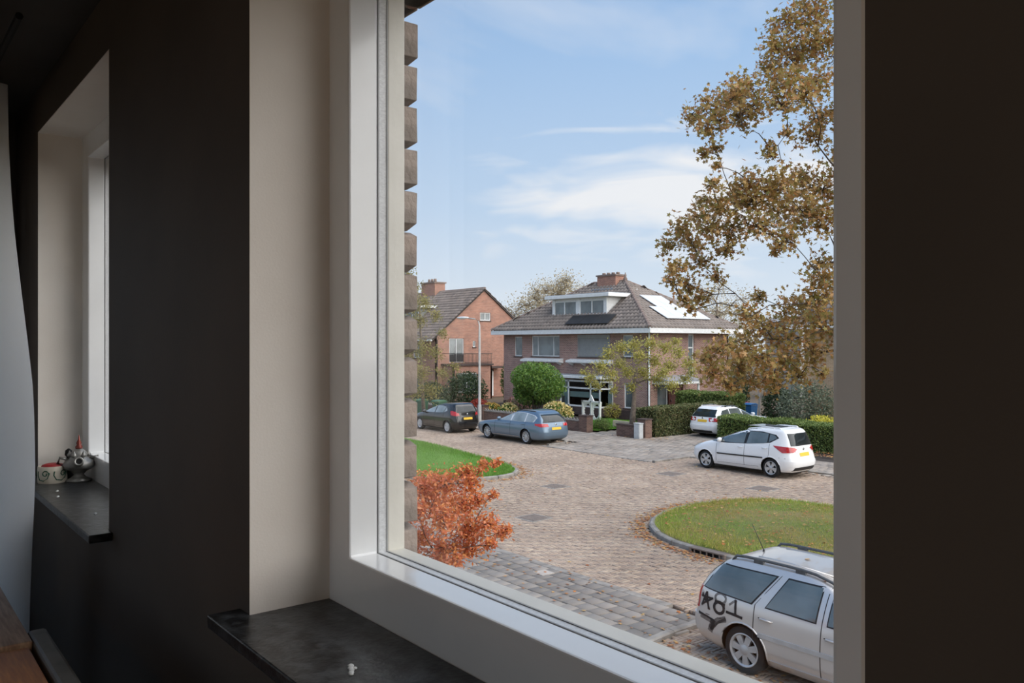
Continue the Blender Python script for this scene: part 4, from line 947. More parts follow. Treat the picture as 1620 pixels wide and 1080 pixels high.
# eaves and roof
ov = .62; R0, R1, Q0, Q1 = X0-ov, X1+ov, Y0-ov, Y1+ov; zc = (Y0+Y1)/2
MB().box(R0, R1, Q0, Q1, EV, EV+.08).build('soffit', M['wpaint'], h)
MB().box(R0-.03, R1+.03, Q0-.03, Q0+.02, EV, EV+.33).box(R0-.03, R1+.03, Q1-.02, Q1+.03, EV, EV+.33).box(R0-.03, R0+.02, Q0+.02, Q1-.02, EV, EV+.33).box(R1-.02, R1+.03, Q0+.02, Q1-.02, EV, EV+.33).build('gutter_fascia', M['wpaint'], h)
ez = EV+.26; A1 = (-37.0, zc, 8.42); A0 = (-39.9, zc, 8.42)
c00, c10, c11, c01 = (R0, Q0, ez), (R1, Q0, ez), (R1, Q1, ez), (R0, Q1, ez)
E1, S1_, N1 = tiled(h, [c00, c10, A1, A0], M['tile']); E2, S2_, N2 = tiled(h, [c10, c11, A1], M['tile']); tiled(h, [c11, c01, A0, A1], M['tile'], .52, .68); tiled(h, [c01, c00, A0], M['tile'], .52, .68)
for a, b in ((c10, A1), (c00, A0), (c11, A1), (c01, A0), (A0, A1)): caps(h, (a[0], a[1], a[2]+.06), (b[0], b[1], b[2]+.06))
MB().tube([(A1[0], A1[1], 8.4), (A1[0], A1[1], 8.62), (A1[0], A1[1], 8.75), (A1[0], A1[1], 9.05)], [.1, .14, .07, .02], 8).build('finial', M['cap'], h, True)
MB().box(-39.15, -37.45, zc-.45, zc+.45, 7.9, 8.92).build('chimney', M['brickl'], h)
q = MB().box(-39.22, -37.38, zc-.52, zc+.52, 8.86, 8.96)
q.build('chimney_cap', M['cap'], h)
for i in range(4): MB().lathe([(.13, 8.96), (.12, 9.12), (.09, 9.12)], 10, Matrix.Translation((-38.95+i*.43, zc, 0))).build('chimney_pot', M['cap'], h, True)
MB().box(-39.3, -37.3, zc-.85, zc-.44, 7.75, 8.02).build('chimney_flashing', M['lead'], h)
# dormer
dx0, dx1, dy, dz0, dz1 = -40.75, -35.6, 36.2, 6.08, 7.30
MB().prism([(dy, dz0), (dy, dz1), (38.9, dz1), (38.9, 7.9), (dy+.4, dz0-.1)], 'x', dx0+.05, dx1-.05).build('dormer', M['wpaint'], h)
hwin(h, 'x', dy-.14, -40.55, -38.35, dz0+.12, dz1-.12, mull=(.47,), fw=.1, sill=False, rec=.06); hwin(h, 'x', dy-.14, -38.1, -35.85, dz0+.12, dz1-.12, mull=(.5,), fw=.1, sill=False)
MB().box(-40.55+.02, -35.8, dy-.1, dy, dz0, dz0+.14).box(-38.36, -38.08, dy-.1, dy, dz0, dz1).box(dx0+.05, -40.5, dy-.1, dy, dz0, dz1).box(-35.9, dx1-.05, dy-.1, dy, dz0, dz1).build('dormer_front', M['wpaint'], h)
for i in range(7): MB().box(dx1-.06, dx1-.03, dy+.02, dy+.3+i*.26, dz0+.1+i*.18, dz0+.1+i*.18+.165).build('cladding_board', M['wpaint'], h)
MB().box(dx0-.35, dx1+.45, dy-.45, 39.2, dz1, dz1+.22).build('dormer_roof', M['wpaint'], h, bevel=.02); MB().box(dx0-.3, dx1+.4, dy-.4, 39.1, dz1+.22, dz1+.26).build('dormer_roof_cover', M['lead'], h)
# panels laid on the two visible slopes
def on_roof(o3, e, s, n, u, v, w_, l_, mat, name):
    o3 = Vector(o3); p = lambda a, b, c: o3+e*a+s*b+n*c
    MB().add([p(u, v, .19), p(u+w_, v, .19), p(u+w_, v+l_, .19), p(u, v+l_, .19), p(u, v, .23), p(u+w_, v, .23), p(u+w_, v+l_, .23), p(u, v+l_, .23)],
             [(3, 2, 1, 0), (4, 5, 6, 7), (0, 1, 5, 4), (1, 2, 6, 5), (2, 3, 7, 6), (3, 0, 4, 7)]).build(name, mat, h, bevel=.01)
L_ = R1-R0
for i in range(3): on_roof(c00, E1, S1_, N1, 7.5+i*1.28, .30, 1.26, .95, M['solark'], 'dark_solar_panel')
for i in range(4): on_roof(c10, E2, S2_, N2, 2.35+i*1.02, .95, 1.0, 1.62, M['solar'], 'solar_panel')
for i in range(2): on_roof(c10, E2, S2_, N2, 3.1+i*1.02, 2.6, 1.0, 1.62, M['solar'], 'solar_panel')
# ---------------------------------------------------------------- gabled house on the left
g2 = thing('gable_house', 'orange-brown brick house with gable, balcony and chimney, left of the lamp post', 'house', (0, 0, 0))
GX, GY0, GY1, GA, EZ, AZ = -54.6, 36.0, 46.0, 40.8, 4.9, 8.85
bz = [(37.3, 38.75, 2.85, 4.82), (40.4, 41.5, 6.3, 6.98), (39.65, 39.95, 4.1, 4.6)]
rect_wall(g2, 'y', GX, GY0, GY1, -.1, 2.7, [], M['brickl']); rect_wall(g2, 'y', GX, GY0, GY1, 2.7, EZ, [bz[0], bz[2]], M['brickl'])
def gable_tri():
    b = MB(); T = [(GY0, EZ), (GY1, EZ), (GY1, EZ+.1), (GA, AZ), (GY0, EZ+.02)]
    w0, w1, v0, v1 = bz[1]
    zr = lambda y: EZ+.02+(AZ-EZ-.02)*(y-GY0)/(GA-GY0) if y < GA else AZ+(EZ+.1-AZ)*(y-GA)/(GY1-GA)
    for poly in ([(GY0, EZ), (w0, EZ), (w0, zr(w0))], [(w0, EZ), (w1, EZ), (w1, v0), (w0, v0)], [(w0, v1), (w1, v1), (w1, zr(w1)), (GA, AZ), (w0, zr(w0))], [(w1, EZ), (GY1, EZ), (GY1, EZ+.1), (w1, zr(w1))]):
        b.prism(poly, 'x', GX-.12, GX)
    b.build('gable', M['brickl'], g2)
gable_tri()
lw = [(-58.2, -57.0, .5, 2.0), (-61.5, -59.6, .5, 2.0), (-58.0, -56.6, 3.2, 4.5), (-61.6, -60.0, 3.2, 4.5)]
rect_wall(g2, 'x', GY0, -72, GX, -.1, EZ, lw, M['brickl'])
for q_ in lw: hwin(g2, 'x', GY0, *q_, mull=(.5,))
MB().box(-72, GX, GY1-.12, GY1, -.1, EZ).box(-72, -71.88, GY0, GY1, -.1, EZ).build('wall', M['brickl'], g2)
hwin(g2, 'y', GX, *bz[1], mull=(.5,)); hwin(g2, 'y', GX, *bz[2], fw=.06)
hwin(g2, 'y', GX, *bz[0], mull=(.5,), sill=False); MB().box(GX-.05, GX-.02, 37.36, 38.0, 2.9, 3.5).build('balcony_door_panel', M['blackp'], g2)
MB().box(GX-.05, GX-.02, 38.05, 38.7, 2.9, 3.5).build('balcony_door_panel', M['blackp'], g2)
# ground floor annexe that carries the balcony
AX = GX+1.6
rect_wall(g2, 'y', AX, 36.6, 40.4, -.1, 2.62, [(37.0, 38.9, .5, 2.05)], M['brickl'], name='annexe_wall'); MB().box(GX, AX, 36.6, 36.72, -.1, 2.62).box(GX, AX, 40.28, 40.4, -.1, 2.62).build('annexe_wall', M['brickl'], g2)
hwin(g2, 'y', AX, 37.0, 38.9, .5, 2.05, mull=(.5,))
MB().box(GX-.05, AX+.12, 36.5, 40.5, 2.62, 2.76).build('balcony_slab', M['plinth'], g2)
rl = MB().box(AX+.04, AX+.08, 36.6, 40.4, 3.55, 3.6).box(AX+.04, AX+.08, 36.6, 40.4, 2.84, 2.88).box(GX, AX+.08, 36.6, 36.64, 3.55, 3.6).build('balcony_rail', M['blackp'], g2)
for i in range(30): MB().box(AX+.05, AX+.07, 36.62+i*.128, 36.64+i*.128, 2.76, 3.56).build('baluster', M['blackp'], rl)
d = MB().box(GX-.02, GX+.03, 40.75, 41.6, .05, 2.05).build('front_door', M['redd'], g2); MB().box(GX+.03, GX+.07, 40.85, 40.9, .95, 1.1).build('door_handle', M['chrome'], d)
MB().box(GX-.02, GX+.06, 41.62, 41.75, 0, 2.2).box(GX-.02, GX+.06, 40.6, 40.73, 0, 2.2).box(GX-.02, GX+.06, 40.6, 41.75, 2.07, 2.2).build('door_frame', M['wpaint'], g2)
MB().box(GX, GX+1.1, 40.45, 42.3, 2.35, 2.5).build('door_canopy', M['plinth'], g2)
rz = (AZ-EZ)/(GA-GY0)
e0 = (-72.3, GY0-.45, EZ-.25+.05); e1 = (GX+.12, GY0-.45, EZ-.25+.05); k1 = (GX+.12, GA, AZ+.12); k0 = (-72.3, GA, AZ+.12)
tiled(g2, [e0, e1, k1, k0], M['tilel'], .28, .36); tiled(g2, [(GX+.12, GY1+.45, EZ-.2), (-72.3, GY1+.45, EZ-.2), k0, k1], M['tilel'], .56, .7)
caps(g2, (k0[0], k0[1], k0[2]+.04), (k1[0], k1[1], k1[2]+.04), .1)
MB().box(-72.3, GX+.15, GY0-.58, GY0-.44, EZ-.32, EZ-.18).build('gutter', M['wpaint'], g2)
for x, y in ((GX+.06, GY0+.1), (AX+.06, 36.66)): MB().tube([(x, y, 4.7 if x < AX else 2.6), (x, y, 0)], .05, 7).build('drain_pipe', M['plinth'], g2)
MB().box(-63.4, -61.2, GA-.55, GA+.55, 8.0, 9.85).build('chimney', M['brickl'], g2); MB().box(-63.5, -61.1, GA-.65, GA+.65, 9.8, 9.92).build('chimney_cap', M['cap'], g2)
for i in range(3): MB().lathe([(.14, 9.92), (.12, 10.25), (.09, 10.25)], 10, Matrix.Translation((-62.95+i*.5, GA, 0))).build('chimney_pot', M['cap'], g2, True)
MB().prism([(37.6, 6.4), (37.6, 7.45), (39.6, 7.45), (39.6, 7.9)], 'x', -62.8, -59.4).build('dormer', M['lead'], g2); MB().box(-63.1, -58.9, 37.2, 39.8, 7.45, 7.65).build('dormer_roof', M['wpaint'], g2)
hwin(g2, 'x', 37.5, -62.6, -59.5, 6.5, 7.4, mull=(.33, .67), sill=False, rec=-.02)
# ---------------------------------------------------------------- yellow brick house on the right
y3 = thing('yellow_brick_house', 'pale yellow brick house half hidden behind the big maple', 'house', (0, 0, 0))
rect_wall(y3, 'x', 37.0, -22.7, -6, -.1, 5.4, [(-18.5, -16.3, .6, 2.1)], M['bricky']); MB().box(-22.7, -22.58, 37.12, 46, -.1, 5.4).box(-6.12, -6, 37.12, 46, -.1, 5.4).box(-22.7, -6, 45.88, 46, -.1, 5.4).build('wall', M['bricky'], y3)
hwin(y3, 'x', 37.0, -18.5, -16.3, .6, 2.1, mull=(.5,))
tiled(y3, [(-23.3, 36.4, 5.3), (-5.4, 36.4, 5.3), (-5.4, 41.5, 9.5), (-20.6, 41.5, 9.5)], M['tile'], .3, .38); tiled(y3, [(-23.3, 46.6, 5.3), (-23.3, 36.4, 5.3), (-20.6, 41.5, 9.5)], M['tile'], .3, .38)
MB().box(-23.35, -5.4, 36.34, 36.44, 5.1, 5.36).build('gutter', M['wpaint'], y3)
MB().box(-20.75, -20.45, 36.86, 37.0, 2.95, 3.1).build('wall_lamp', M['blackp'], y3)
# distant things
t = thing('distant_shed', 'grey-blue flat roofed annexe seen past the right end of the roof', 'building', (-38.5, 61, 0)); MB().box(-1.6, 1.6, -1.5, 1.5, 0, 6.2).build('wall', M['shutter'], t); MB().box(-1.8, 1.8, -1.7, 1.7, 6.2, 6.45).build('roof', M['wpaint'], t)
MB().box(-.8, .8, -1.56, -1.49, 4.6, 5.9).build('window', M['hpane'], t)

# ================================================================== STREET FURNITURE AND GARDENS
t = thing('street_lamp', 'tall grey street lamp with curved arm between the black and blue cars', 'street lamp', (-34.85, 25.75, .02))
MB().tube([(0, 0, -.05), (0, 0, 1.1)], [.10, .10], 12).tube([(0, 0, 1.1), (0, 0, 5.0)], [.075, .055], 12).tube([(0, 0, 4.9), (0, 0, 5.35), (-.08, -.02, 5.55), (-.3, -.07, 5.68), (-.95, -.2, 5.75)], [.055, .04, .035, .033, .03], 10).build('pole', M['pole'], t, True, sharp=40)
MB().lathe([(.005, -.42), (.07, -.38), (.10, -.1), (.10, .2), (.06, .36), (.01, .4)], 12, Matrix.Translation((-1.2, -.25, 5.76)) @ Matrix.Rotation(math.atan2(-.2, -.95), 4, 'Z') @ Matrix.Rotation(PI/2, 4, 'Y') @ Matrix.Diagonal((.7, 1.2, 1, 1))).build('lamp_head', M['lampw'], t, True)
MB().box(-.05, .05, -.112, -.095, .35, .75).build('access_hatch', M['shutter'], t)

gw = thing('garden_wall', 'low brown brick garden wall behind the blue estate car', 'wall', (0, 0, 0))
MB().box(-44.5, -29.6, 28.2, 28.42, -.1, .5).build('wall', M['brickw'], gw); MB().box(-44.5, -29.6, 28.17, 28.45, .5, .56).build('coping', M['kerb'], gw)
for x in (-29.4, -33.8, -38.0): MB().box(x-.28, x+.28, 28.1, 28.52, -.1, .78).build('pier', M['brickw'], gw); MB().box(x-.31, x+.31, 28.07, 28.55, .78, .83).build('pier_cap', M['plinth'], gw)
q = MB()
for i in range(60): x = -44.3+i*.24; q.prism([(x, .565), (x+.20, .565), (x+.10, .66)], 'y', 28.28, 28.32)
q.build('wall_trim', M['kerb'], gw)
gw2 = thing('garden_wall', 'short brick wall stub with pier beside the grey cabinet and tree trunk', 'wall', (0, 0, 0))
MB().box(-27.15, -26.0, 28.15, 28.4, -.1, .55).build('wall', M['brickw'], gw2); MB().box(-27.18, -25.97, 28.12, 28.43, .55, .6).build('coping', M['plinth'], gw2); MB().box(-26.0, -25.5, 28.35, 28.8, -.1, .85).build('pier', M['brickw'], gw2); MB().box(-26.03, -25.47, 28.32, 28.83, .85, .9).build('pier_cap', M['plinth'], gw2)
t = thing('utility_cabinet', 'small grey metal utility cabinet in front of the brick wall stub', 'utility box', (-25.62, 28.02, .02)); MB().box(-.17, .17, -.13, .13, 0, .68).build('body', M['stonec'], t, bevel=.01); MB().box(-.19, .19, -.15, .15, .68, .72).build('lid', M['stonec'], t, bevel=.008); MB().box(-.14, .14, -.142, -.129, .08, .62).build('door', M['stonec'], t, bevel=.004)
lw_ = struct('lawn', 'bright green front lawn of the hip roofed house'); MB().add([(-33, 28.6, .06), (-29.0, 28.6, .06), (-29.0, 33.5, .1), (-33, 33.5, .1)], [(0, 1, 2, 3)]).build('turf', M['turfl'], lw_)
x = RNG.uniform(-33, -29, 26000); y = RNG.uniform(28.6, 33.5, 26000); cloud('grass', np.c_[x, y, np.full(len(x), .06)], .1, 'blade', M['bladel'], lw_)
t = thing('wooden_plank', 'pale peach coloured board standing on the lawn beside the tree trunk', 'board', (-28.75, 30.6, .08)); MB().box(-.95, .95, -.05, .05, 0, .34).build('board', M['cream'], t, bevel=.01); MB().box(-.95, -.85, -.08, .3, 0, .3).box(.85, .95, -.08, .3, 0, .3).build('end_board', M['cream'], t)
# white garden screen with two arches
t = thing('garden_screen', 'white ornamental garden screen with two leaf shaped openings on lawn', 'screen', (-33.0, 32.2, .08))
def screen(parent, x0, w_, hgt, tilt):
    b = MB(); n = 12; Mx = Matrix.Translation((x0, 0, 0)) @ Matrix.Rotation(tilt, 4, 'X')
    for s_ in (-1, 1):
        prev = None
        for i in range(n+1):
            z = .12+(hgt-.24)*i/n; half = (w_/2-.05)*math.sin(PI*i/n)**.7*(1 if i % 2 == 0 else .82)
            cur = (s_*half, z)
            if prev: b.prism([(prev[0], prev[1]), (s_*w_/2, prev[1]), (s_*w_/2, cur[1]), (cur[0], cur[1])], 'y', -.02, .02, mat=Mx)
            prev = cur
    b.box(-w_/2, w_/2, -.02, .02, 0, .12, mat=Mx).box(-w_/2, w_/2, -.02, .02, hgt-.12, hgt, mat=Mx)
    b.build('screen_panel', M['wpaint'], parent)
screen(t, -.36, .66, 1.05, -.12); screen(t, .36, .66, 1.05, -.12)
MB().box(-.72, -.64, -.06, .06, 0, 1.08).box(.64, .72, -.06, .06, 0, 1.08).box(-.04, .04, -.06, .06, 0, 1.08).box(-.74, .74, -.06, .06, 1.0, 1.08).build('screen_post', M['wpaint'], t)
MB().prism([(-.22, 1.08), (.22, 1.08), (0, 1.42)], 'y', -.03, .03).build('pointed_top', M['wpaint'], t)
# wheelie bins
def bin_(name, label, loc, rz, body, lid, group):
    t = thing(name, label, 'bin', loc, rz, group)
    b = MB(); b.add([(-.24, -.26, .04), (.24, -.26, .04), (.24, .26, .04), (-.24, .26, .04), (-.29, -.34, .95), (.29, -.34, .95), (.29, .34, .95), (-.29, .34, .95)], [(3, 2, 1, 0), (4, 5, 6, 7), (0, 1, 5, 4), (1, 2, 6, 5), (2, 3, 7, 6), (3, 0, 4, 7)]); b.build('body', body, t, bevel=.03)
    MB().prism([(-.38, .95), (.36, .97), (.36, 1.0), (.1, 1.07), (-.3, 1.06), (-.38, 1.0)], 'x', -.31, .31).build('lid', lid, t, bevel=.02)
    MB().tube([(-.24, .4, .93), (.24, .4, .93)], .018, 8).build('handle', body, t)
    for s_ in (-1, 1): MB().lathe([(.02, -.03), (.1, -.03), (.1, .03), (.02, .03)], 14, Matrix.Translation((s_*.25, .3, .1)) @ Matrix.Rotation(PI/2, 4, 'Y')).build('wheel', M['tyre'], t, True)
gb = pm('green_bin_plastic', S(62, 104, 78), S(52, 92, 68), 6, .5); gl = pm('green_bin_lid', S(84, 128, 98), S(74, 116, 88), 6, .5)
bb = pm('blue_bin_plastic', S(52, 118, 176), S(44, 104, 160), 6, .45); rl_ = pm('red_bin_lid', S(170, 50, 74), S(150, 40, 60), 6, .5); gyb = pm('dark_grey_bin_plastic', S(70, 74, 78), S(58, 62, 66), 6, .5)
bin_('wheelie_bin', 'green wheelie bin left of its twin, behind the black hatchback', (-41.3, 26.2, .02), .3, gb, gl, 'green wheelie bins'); bin_('wheelie_bin', 'green wheelie bin right of its twin, behind the black hatchback', (-39.95, 26.6, .02), .2, gb, gl, 'green wheelie bins')
bin_('wheelie_bin', 'blue wheelie bin beyond the white estate car in the driveway', (-28.05, 40.1, -.1), 0, bb, bb, 'wheelie bins in the driveway'); bin_('wheelie_bin', 'grey wheelie bin with red lid left of the blue bin', (-28.95, 40.6, -.1), .1, gyb, rl_, 'wheelie bins in the driveway')
t = thing('sign_post', 'slim grey post with small pale board beside the blue bin', 'post', (-27.1, 39.6, -.1)); MB().tube([(0, 0, 0), (0, 0, 2.5)], .05, 8).build('post', M['pole'], t); MB().box(.05, .8, -.03, .03, 2.05, 2.4).build('board', M['cream'], t, bevel=.01)

# ================================================================== TREES, HEDGES, SHRUBS
def LM(name, cols, tr=.35): return pm(name, W1, (.9, .9, .88, 1), 2, .6, island=cols, transl=tr)
M.update(
    bark=pm('dark_bark', S(92, 80, 70), S(66, 58, 52), 9, .95, bump=.5, bscale=30, stretch=(1, 1, .3)), barkl=pm('grey_bark', S(138, 124, 110), S(108, 97, 88), 9, .95, bump=.4, bscale=30),
    maple=LM('autumn_maple_leaf', [S(186, 138, 84), S(158, 144, 78), S(206, 158, 108), S(136, 134, 72), S(176, 122, 74), S(194, 166, 104), S(166, 152, 92)]),
    orange_l=LM('orange_leaf', [S(232, 146, 78), S(220, 124, 84), S(236, 164, 92), S(206, 112, 72), S(228, 150, 116), S(214, 146, 74)]),
    yellow_l=LM('yellow_green_leaf', [S(190, 182, 96), S(166, 166, 88), S(208, 190, 106), S(150, 152, 88)]), olive_l=LM('thin_olive_leaf', [S(150, 144, 84), S(170, 156, 92), S(128, 130, 76)]),
    dense_l=LM('dense_green_leaf', [S(112, 148, 66), S(88, 124, 58), S(144, 172, 80), S(74, 108, 52)]), hedge_l=LM('hedge_leaf', [S(116, 138, 70), S(94, 118, 62), S(142, 156, 84), S(104, 122, 66)], .25),
    hedge2_l=LM('brown_green_hedge_leaf', [S(104, 116, 68), S(86, 98, 60), S(124, 126, 80), S(122, 106, 76)], .2), darkshrub=LM('dark_shrub_leaf', [S(64, 84, 50), S(52, 72, 44), S(84, 98, 58)], .2),
    red_l=LM('red_shrub_leaf', [S(176, 72, 58), S(154, 58, 50), S(190, 92, 70)]), olivegrey=LM('grey_green_leaf', [S(134, 142, 118), S(110, 122, 98), S(150, 154, 130)], .25), flower_y=LM('pale_yellow_bloom', [S(226, 206, 140), S(212, 186, 116), S(236, 222, 168)], .2),
    flower_o=LM('orange_yellow_bloom', [S(206, 160, 70), S(220, 180, 90), S(180, 146, 66)], .2), flower_p=LM('dusty_pink_bloom', [S(186, 128, 128), S(170, 112, 110), S(198, 150, 140)], .2), bare_l=LM('last_pale_leaf', [S(206, 190, 158), S(190, 176, 146), S(178, 168, 142)], .3), yel=LM('bright_yellow_leaf', [S(226, 214, 84), S(206, 200, 76)], .3),
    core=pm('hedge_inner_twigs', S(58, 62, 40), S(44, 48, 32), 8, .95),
)
def branches(base, trunk, clusters, r0, bark, parent, twigs=6, nm='branches', minr=.012):
    """trunk polyline + a branch to each cluster + twigs; returns twig tip points per cluster"""
    nodes = []; K = len(trunk)
    T = [Vector(p) for p in trunk]
    tr = [r0*(1-.7*i/(K-1)) for i in range(K)]
    MB().tube(T, tr, 10).build('trunk', bark, parent, True)
    for i in range(K-1):
        for s_ in range(4): nodes.append((T[i].lerp(T[i+1], s_/4), tr[i]+(tr[i+1]-tr[i])*s_/4, 0))
    nodes.append((T[-1], tr[-1], 0))
    q = MB(); pts = []
    axis = T[len(T)//2]
    for c in sorted(clusters, key=lambda c: (Vector(c[:3])-axis).length):
        C = Vector(c[:3]); best = None
        for p, r_, d in nodes:
            if p.z > C.z+.3: continue
            cost = (C-p).length+d*.35+(.6*max(0, C.z-p.z-(C-p).length*.75))
            if best is None or cost < best[0]: best = (cost, p, r_, d)
        if best is None: best = (0, T[-1], tr[-1], 0)
        _, p, r_, d = best; L = (C-p).length; rs = min(r_*.75, .012+.028*L*r0/.2); n = max(3, int(L/.5)); path = [p]; rad = [max(rs, minr)]
        side = Vector((random.gauss(0, 1), random.gauss(0, 1), random.gauss(0, .6)))*L*.07
        for i in range(1, n+1):
            f = i/n; pp = p.lerp(C, f)+side*math.sin(PI*f)+Vector((0, 0, L*.10*math.sin(PI*f)))+Vector([random.gauss(0, .02*L) for _ in range(3)])*(i < n)
            path.append(pp); rr = max(rs*(1-f)+minr*.6*f, minr*.5); rad.append(rr); nodes.append((pp, rr, d+L*f))
        q.tube(path, rad, 6, caps=False); tw = []
        for k in range(twigs):
            v = Vector([random.gauss(0, 1) for _ in range(3)]).normalized()*c[3]*random.uniform(.6, 1.05); v.z *= .75
            m_ = C+v*.5+Vector((0, 0, .05*c[3])); q.tube([C, m_, C+v], [minr*.5, minr*.4, minr*.2], 4, caps=False); tw.append((C, m_, C+v))
        pts.append((c, tw))
    q.build(nm, bark, parent, True)
    return pts
def twig_leaves(pts, per_area, spread=.22):
    P = []
    for c, tw in pts:
        n = max(6, int(per_area*c[3]**2)); m_ = n//len(tw)+1
        for a, b, d in tw:
            f = RNG.uniform(.1, 1.1, m_)[:, None]; A, B_, D = np.array(a), np.array(b), np.array(d)
            P.append(np.where(f < .5, A+(B_-A)*f*2, B_+(D-B_)*(f*2-1))+RNG.normal(0, spread*c[3], (m_, 3)))
    return np.concatenate(P)
def tree(name, label, base, trunk, clusters, r0, bark, leafmat, size, per_area, kind, twigs=6, spread=.22, group=None, minr=.012, up=.5):
    t = thing(name, label, 'tree', base, 0, group); b = Vector(base)
    tl = [Vector(p)-b for p in trunk]; cl = [tuple(Vector(c[:3])-b)+(c[3],) for c in clusters]
    pts = branches(base, tl, cl, r0, bark, t, twigs, minr=minr); P = twig_leaves(pts, per_area, spread)
    return t, P
MAPLE = [(-10.02, 15.18, 10.68, 0.43), (-9.94, 15.78, 11.34, 0.48), (-9.72, 16.28, 11.67, 0.55), (-10.2, 16.3, 10.84, 0.53), (-9.6, 16.2, 10.86, 0.55), (-10.56, 15.76, 10.47, 0.39), (-9.01, 13.97, 9.45, 0.44), (-9.29, 15.44, 9.81, 0.5), (-11.17, 15.09, 9.79, 0.42), (-10.95, 14.14, 9.49, 0.35), (-11.58, 14.4, 9.48, 0.31), (-9.72, 13.44, 9.27, 0.32), (-10.12, 14.42, 9.75, 0.37), (-10.13, 13.49, 8.87, 0.35), (-10.36, 14.44, 9.15, 0.4), (-10.16, 14.81, 9.44, 0.43), (-9.03, 13.89, 9.01, 0.34), (-9.02, 14.75, 9.35, 0.38), (-10.34, 13.36, 8.7, 0.31), (-9.81, 16.67, 9.42, 0.42), (-11.05, 14.49, 8.62, 0.22), (-9.4, 14.03, 8.19, 0.25), (-9.77, 16.23, 8.92, 0.39), (-9.14, 14.28, 8.55, 0.17), (-10.94, 14.02, 8.4, 0.19), (-9.98, 13.18, 7.85, 0.16), (-9.85, 12.82, 7.48, 0.19), (-11.36, 14.56, 7.58, 0.25), (-9.68, 13.9, 7.59, 0.48), (-9.41, 14.26, 7.46, 0.53), (-10.21, 16.45, 8.05, 0.51), (-9.74, 16.57, 7.78, 0.59), (-9.84, 14.03, 7.18, 0.46), (-10.49, 16.01, 7.33, 0.56), (-9.48, 15.51, 7.09, 0.53), (-10.66, 14.62, 7.55, 0.32), (-10.06, 13.4, 7.08, 0.38), (-11.51, 14.65, 7.19, 0.39), (-11.36, 13.81, 6.81, 0.38), (-12.0, 14.15, 6.56, 0.28), (-11.57, 14.39, 6.54, 0.39), (-10.33, 13.45, 6.67, 0.36), (-10.15, 13.93, 6.76, 0.39), (-9.53, 13.9, 6.69, 0.38), (-9.19, 14.24, 6.49, 0.35), (-9.18, 13.91, 6.22, 0.22), (-10.14, 13.7, 6.29, 0.31), (-10.96, 13.94, 6.11, 0.29), (-10.27, 12.3, 5.84, 0.27), (-11.29, 13.83, 5.66, 0.32), (-10.92, 12.88, 5.66, 0.21), (-10.71, 13.02, 5.27, 0.23), (-11.31, 14.39, 5.41, 0.25), (-10.59, 13.89, 5.75, 0.24), (-10.6, 13.19, 5.08, 0.15), (-9.19, 15.63, 6.94, 0.46), (-9.55, 16.11, 6.07, 0.33), (-8.59, 14.61, 5.67, 0.37), (-10.77, 15.71, 5.43, 0.23), (-9.39, 13.48, 4.93, 0.32), (-10.3, 15.37, 4.71, 0.44), (-10.14, 15.96, 5.14, 0.5), (-8.62, 14.42, 5.17, 0.44), (-9.62, 16.37, 4.72, 0.55), (-9.39, 14.9, 4.5, 0.52), (-10.37, 14.56, 4.37, 0.43), (-9.75, 12.98, 4.31, 0.37), (-10.0, 12.82, 4.07, 0.29), (-10.1, 13.25, 3.81, 0.35), (-11.05, 15.28, 3.88, 0.45), (-9.54, 14.02, 4.12, 0.45), (-10.05, 15.7, 3.96, 0.47), (-9.96, 16.54, 4.16, 0.42), (-10.81, 15.53, 3.53, 0.34), (-10.17, 13.85, 3.54, 0.26), (-9.62, 14.57, 3.67, 0.34), (-9.54, 15.37, 3.71, 0.29), (-10.25, 15.53, 3.41, 0.19), (-8.67, 14.74, 3.82, 0.15), (-8.88, 17.12, 10.46, 1.09), (-8.34, 18.0, 9.81, 1.24), (-9.03, 17.41, 8.47, 1.11), (-7.19, 16.28, 7.38, 1.22), (-8.97, 17.84, 6.41, 1.13), (-7.1, 16.62, 5.8, 1.11), (-8.35, 16.1, 4.7, 0.9), (-7.95, 17.72, 13.02, 1.34), (-9.37, 17.22, 13.14, 0.98), (-6.98, 17.8, 8.81, 1.16), (-7.62, 19.43, 7.11, 1.26)]
t, P = tree('maple_tree', 'big autumn maple with brown and olive leaves growing on right grass island', (-8.6, 17.1, .2), [(-8.6, 17.1, .1), (-8.5, 17.1, 2.0), (-8.4, 17.0, 4.0), (-8.35, 17.0, 6.5), (-8.2, 17.1, 9.0), (-8.1, 17.2, 11.5)], MAPLE, .26, M['bark'], None, .12, 1250, 'maple', 11, .32, minr=.016)
px, Y = viewpx(P[:, 0]-8.6, P[:, 1]+17.1); pyv = 543-(P[:, 2]+.2-4.4)/Y*1290
vis = (px < 1310) & (pyv > 5); idx = np.where(vis)[0]; idx = idx[np.argsort(Y[idx])][:40*7:1][:280]
keep = np.ones(len(P), bool); keep[idx] = False
far = px > 1330
cloud('foliage', P[keep & ~far], .105, 'maple', M['maple'], t); cloud('foliage', P[keep & far][::2], .16, 'maple', M['maple'], t)
me = None
for i in idx:
    if me is None:
        V, F = LEAF['maple']; o = np_mesh('leaf', V*.115, F, M['maple'], t); me = o.data
    else: o = bpy.data.objects.new('leaf', me); COL.objects.link(o); o.parent = t
    o.location = P[i]; o.rotation_euler = (random.gauss(0, .8), random.gauss(0, .8), random.uniform(0, 6.3)); s_ = random.uniform(.8, 1.2); o.scale = (s_, s_, s_)
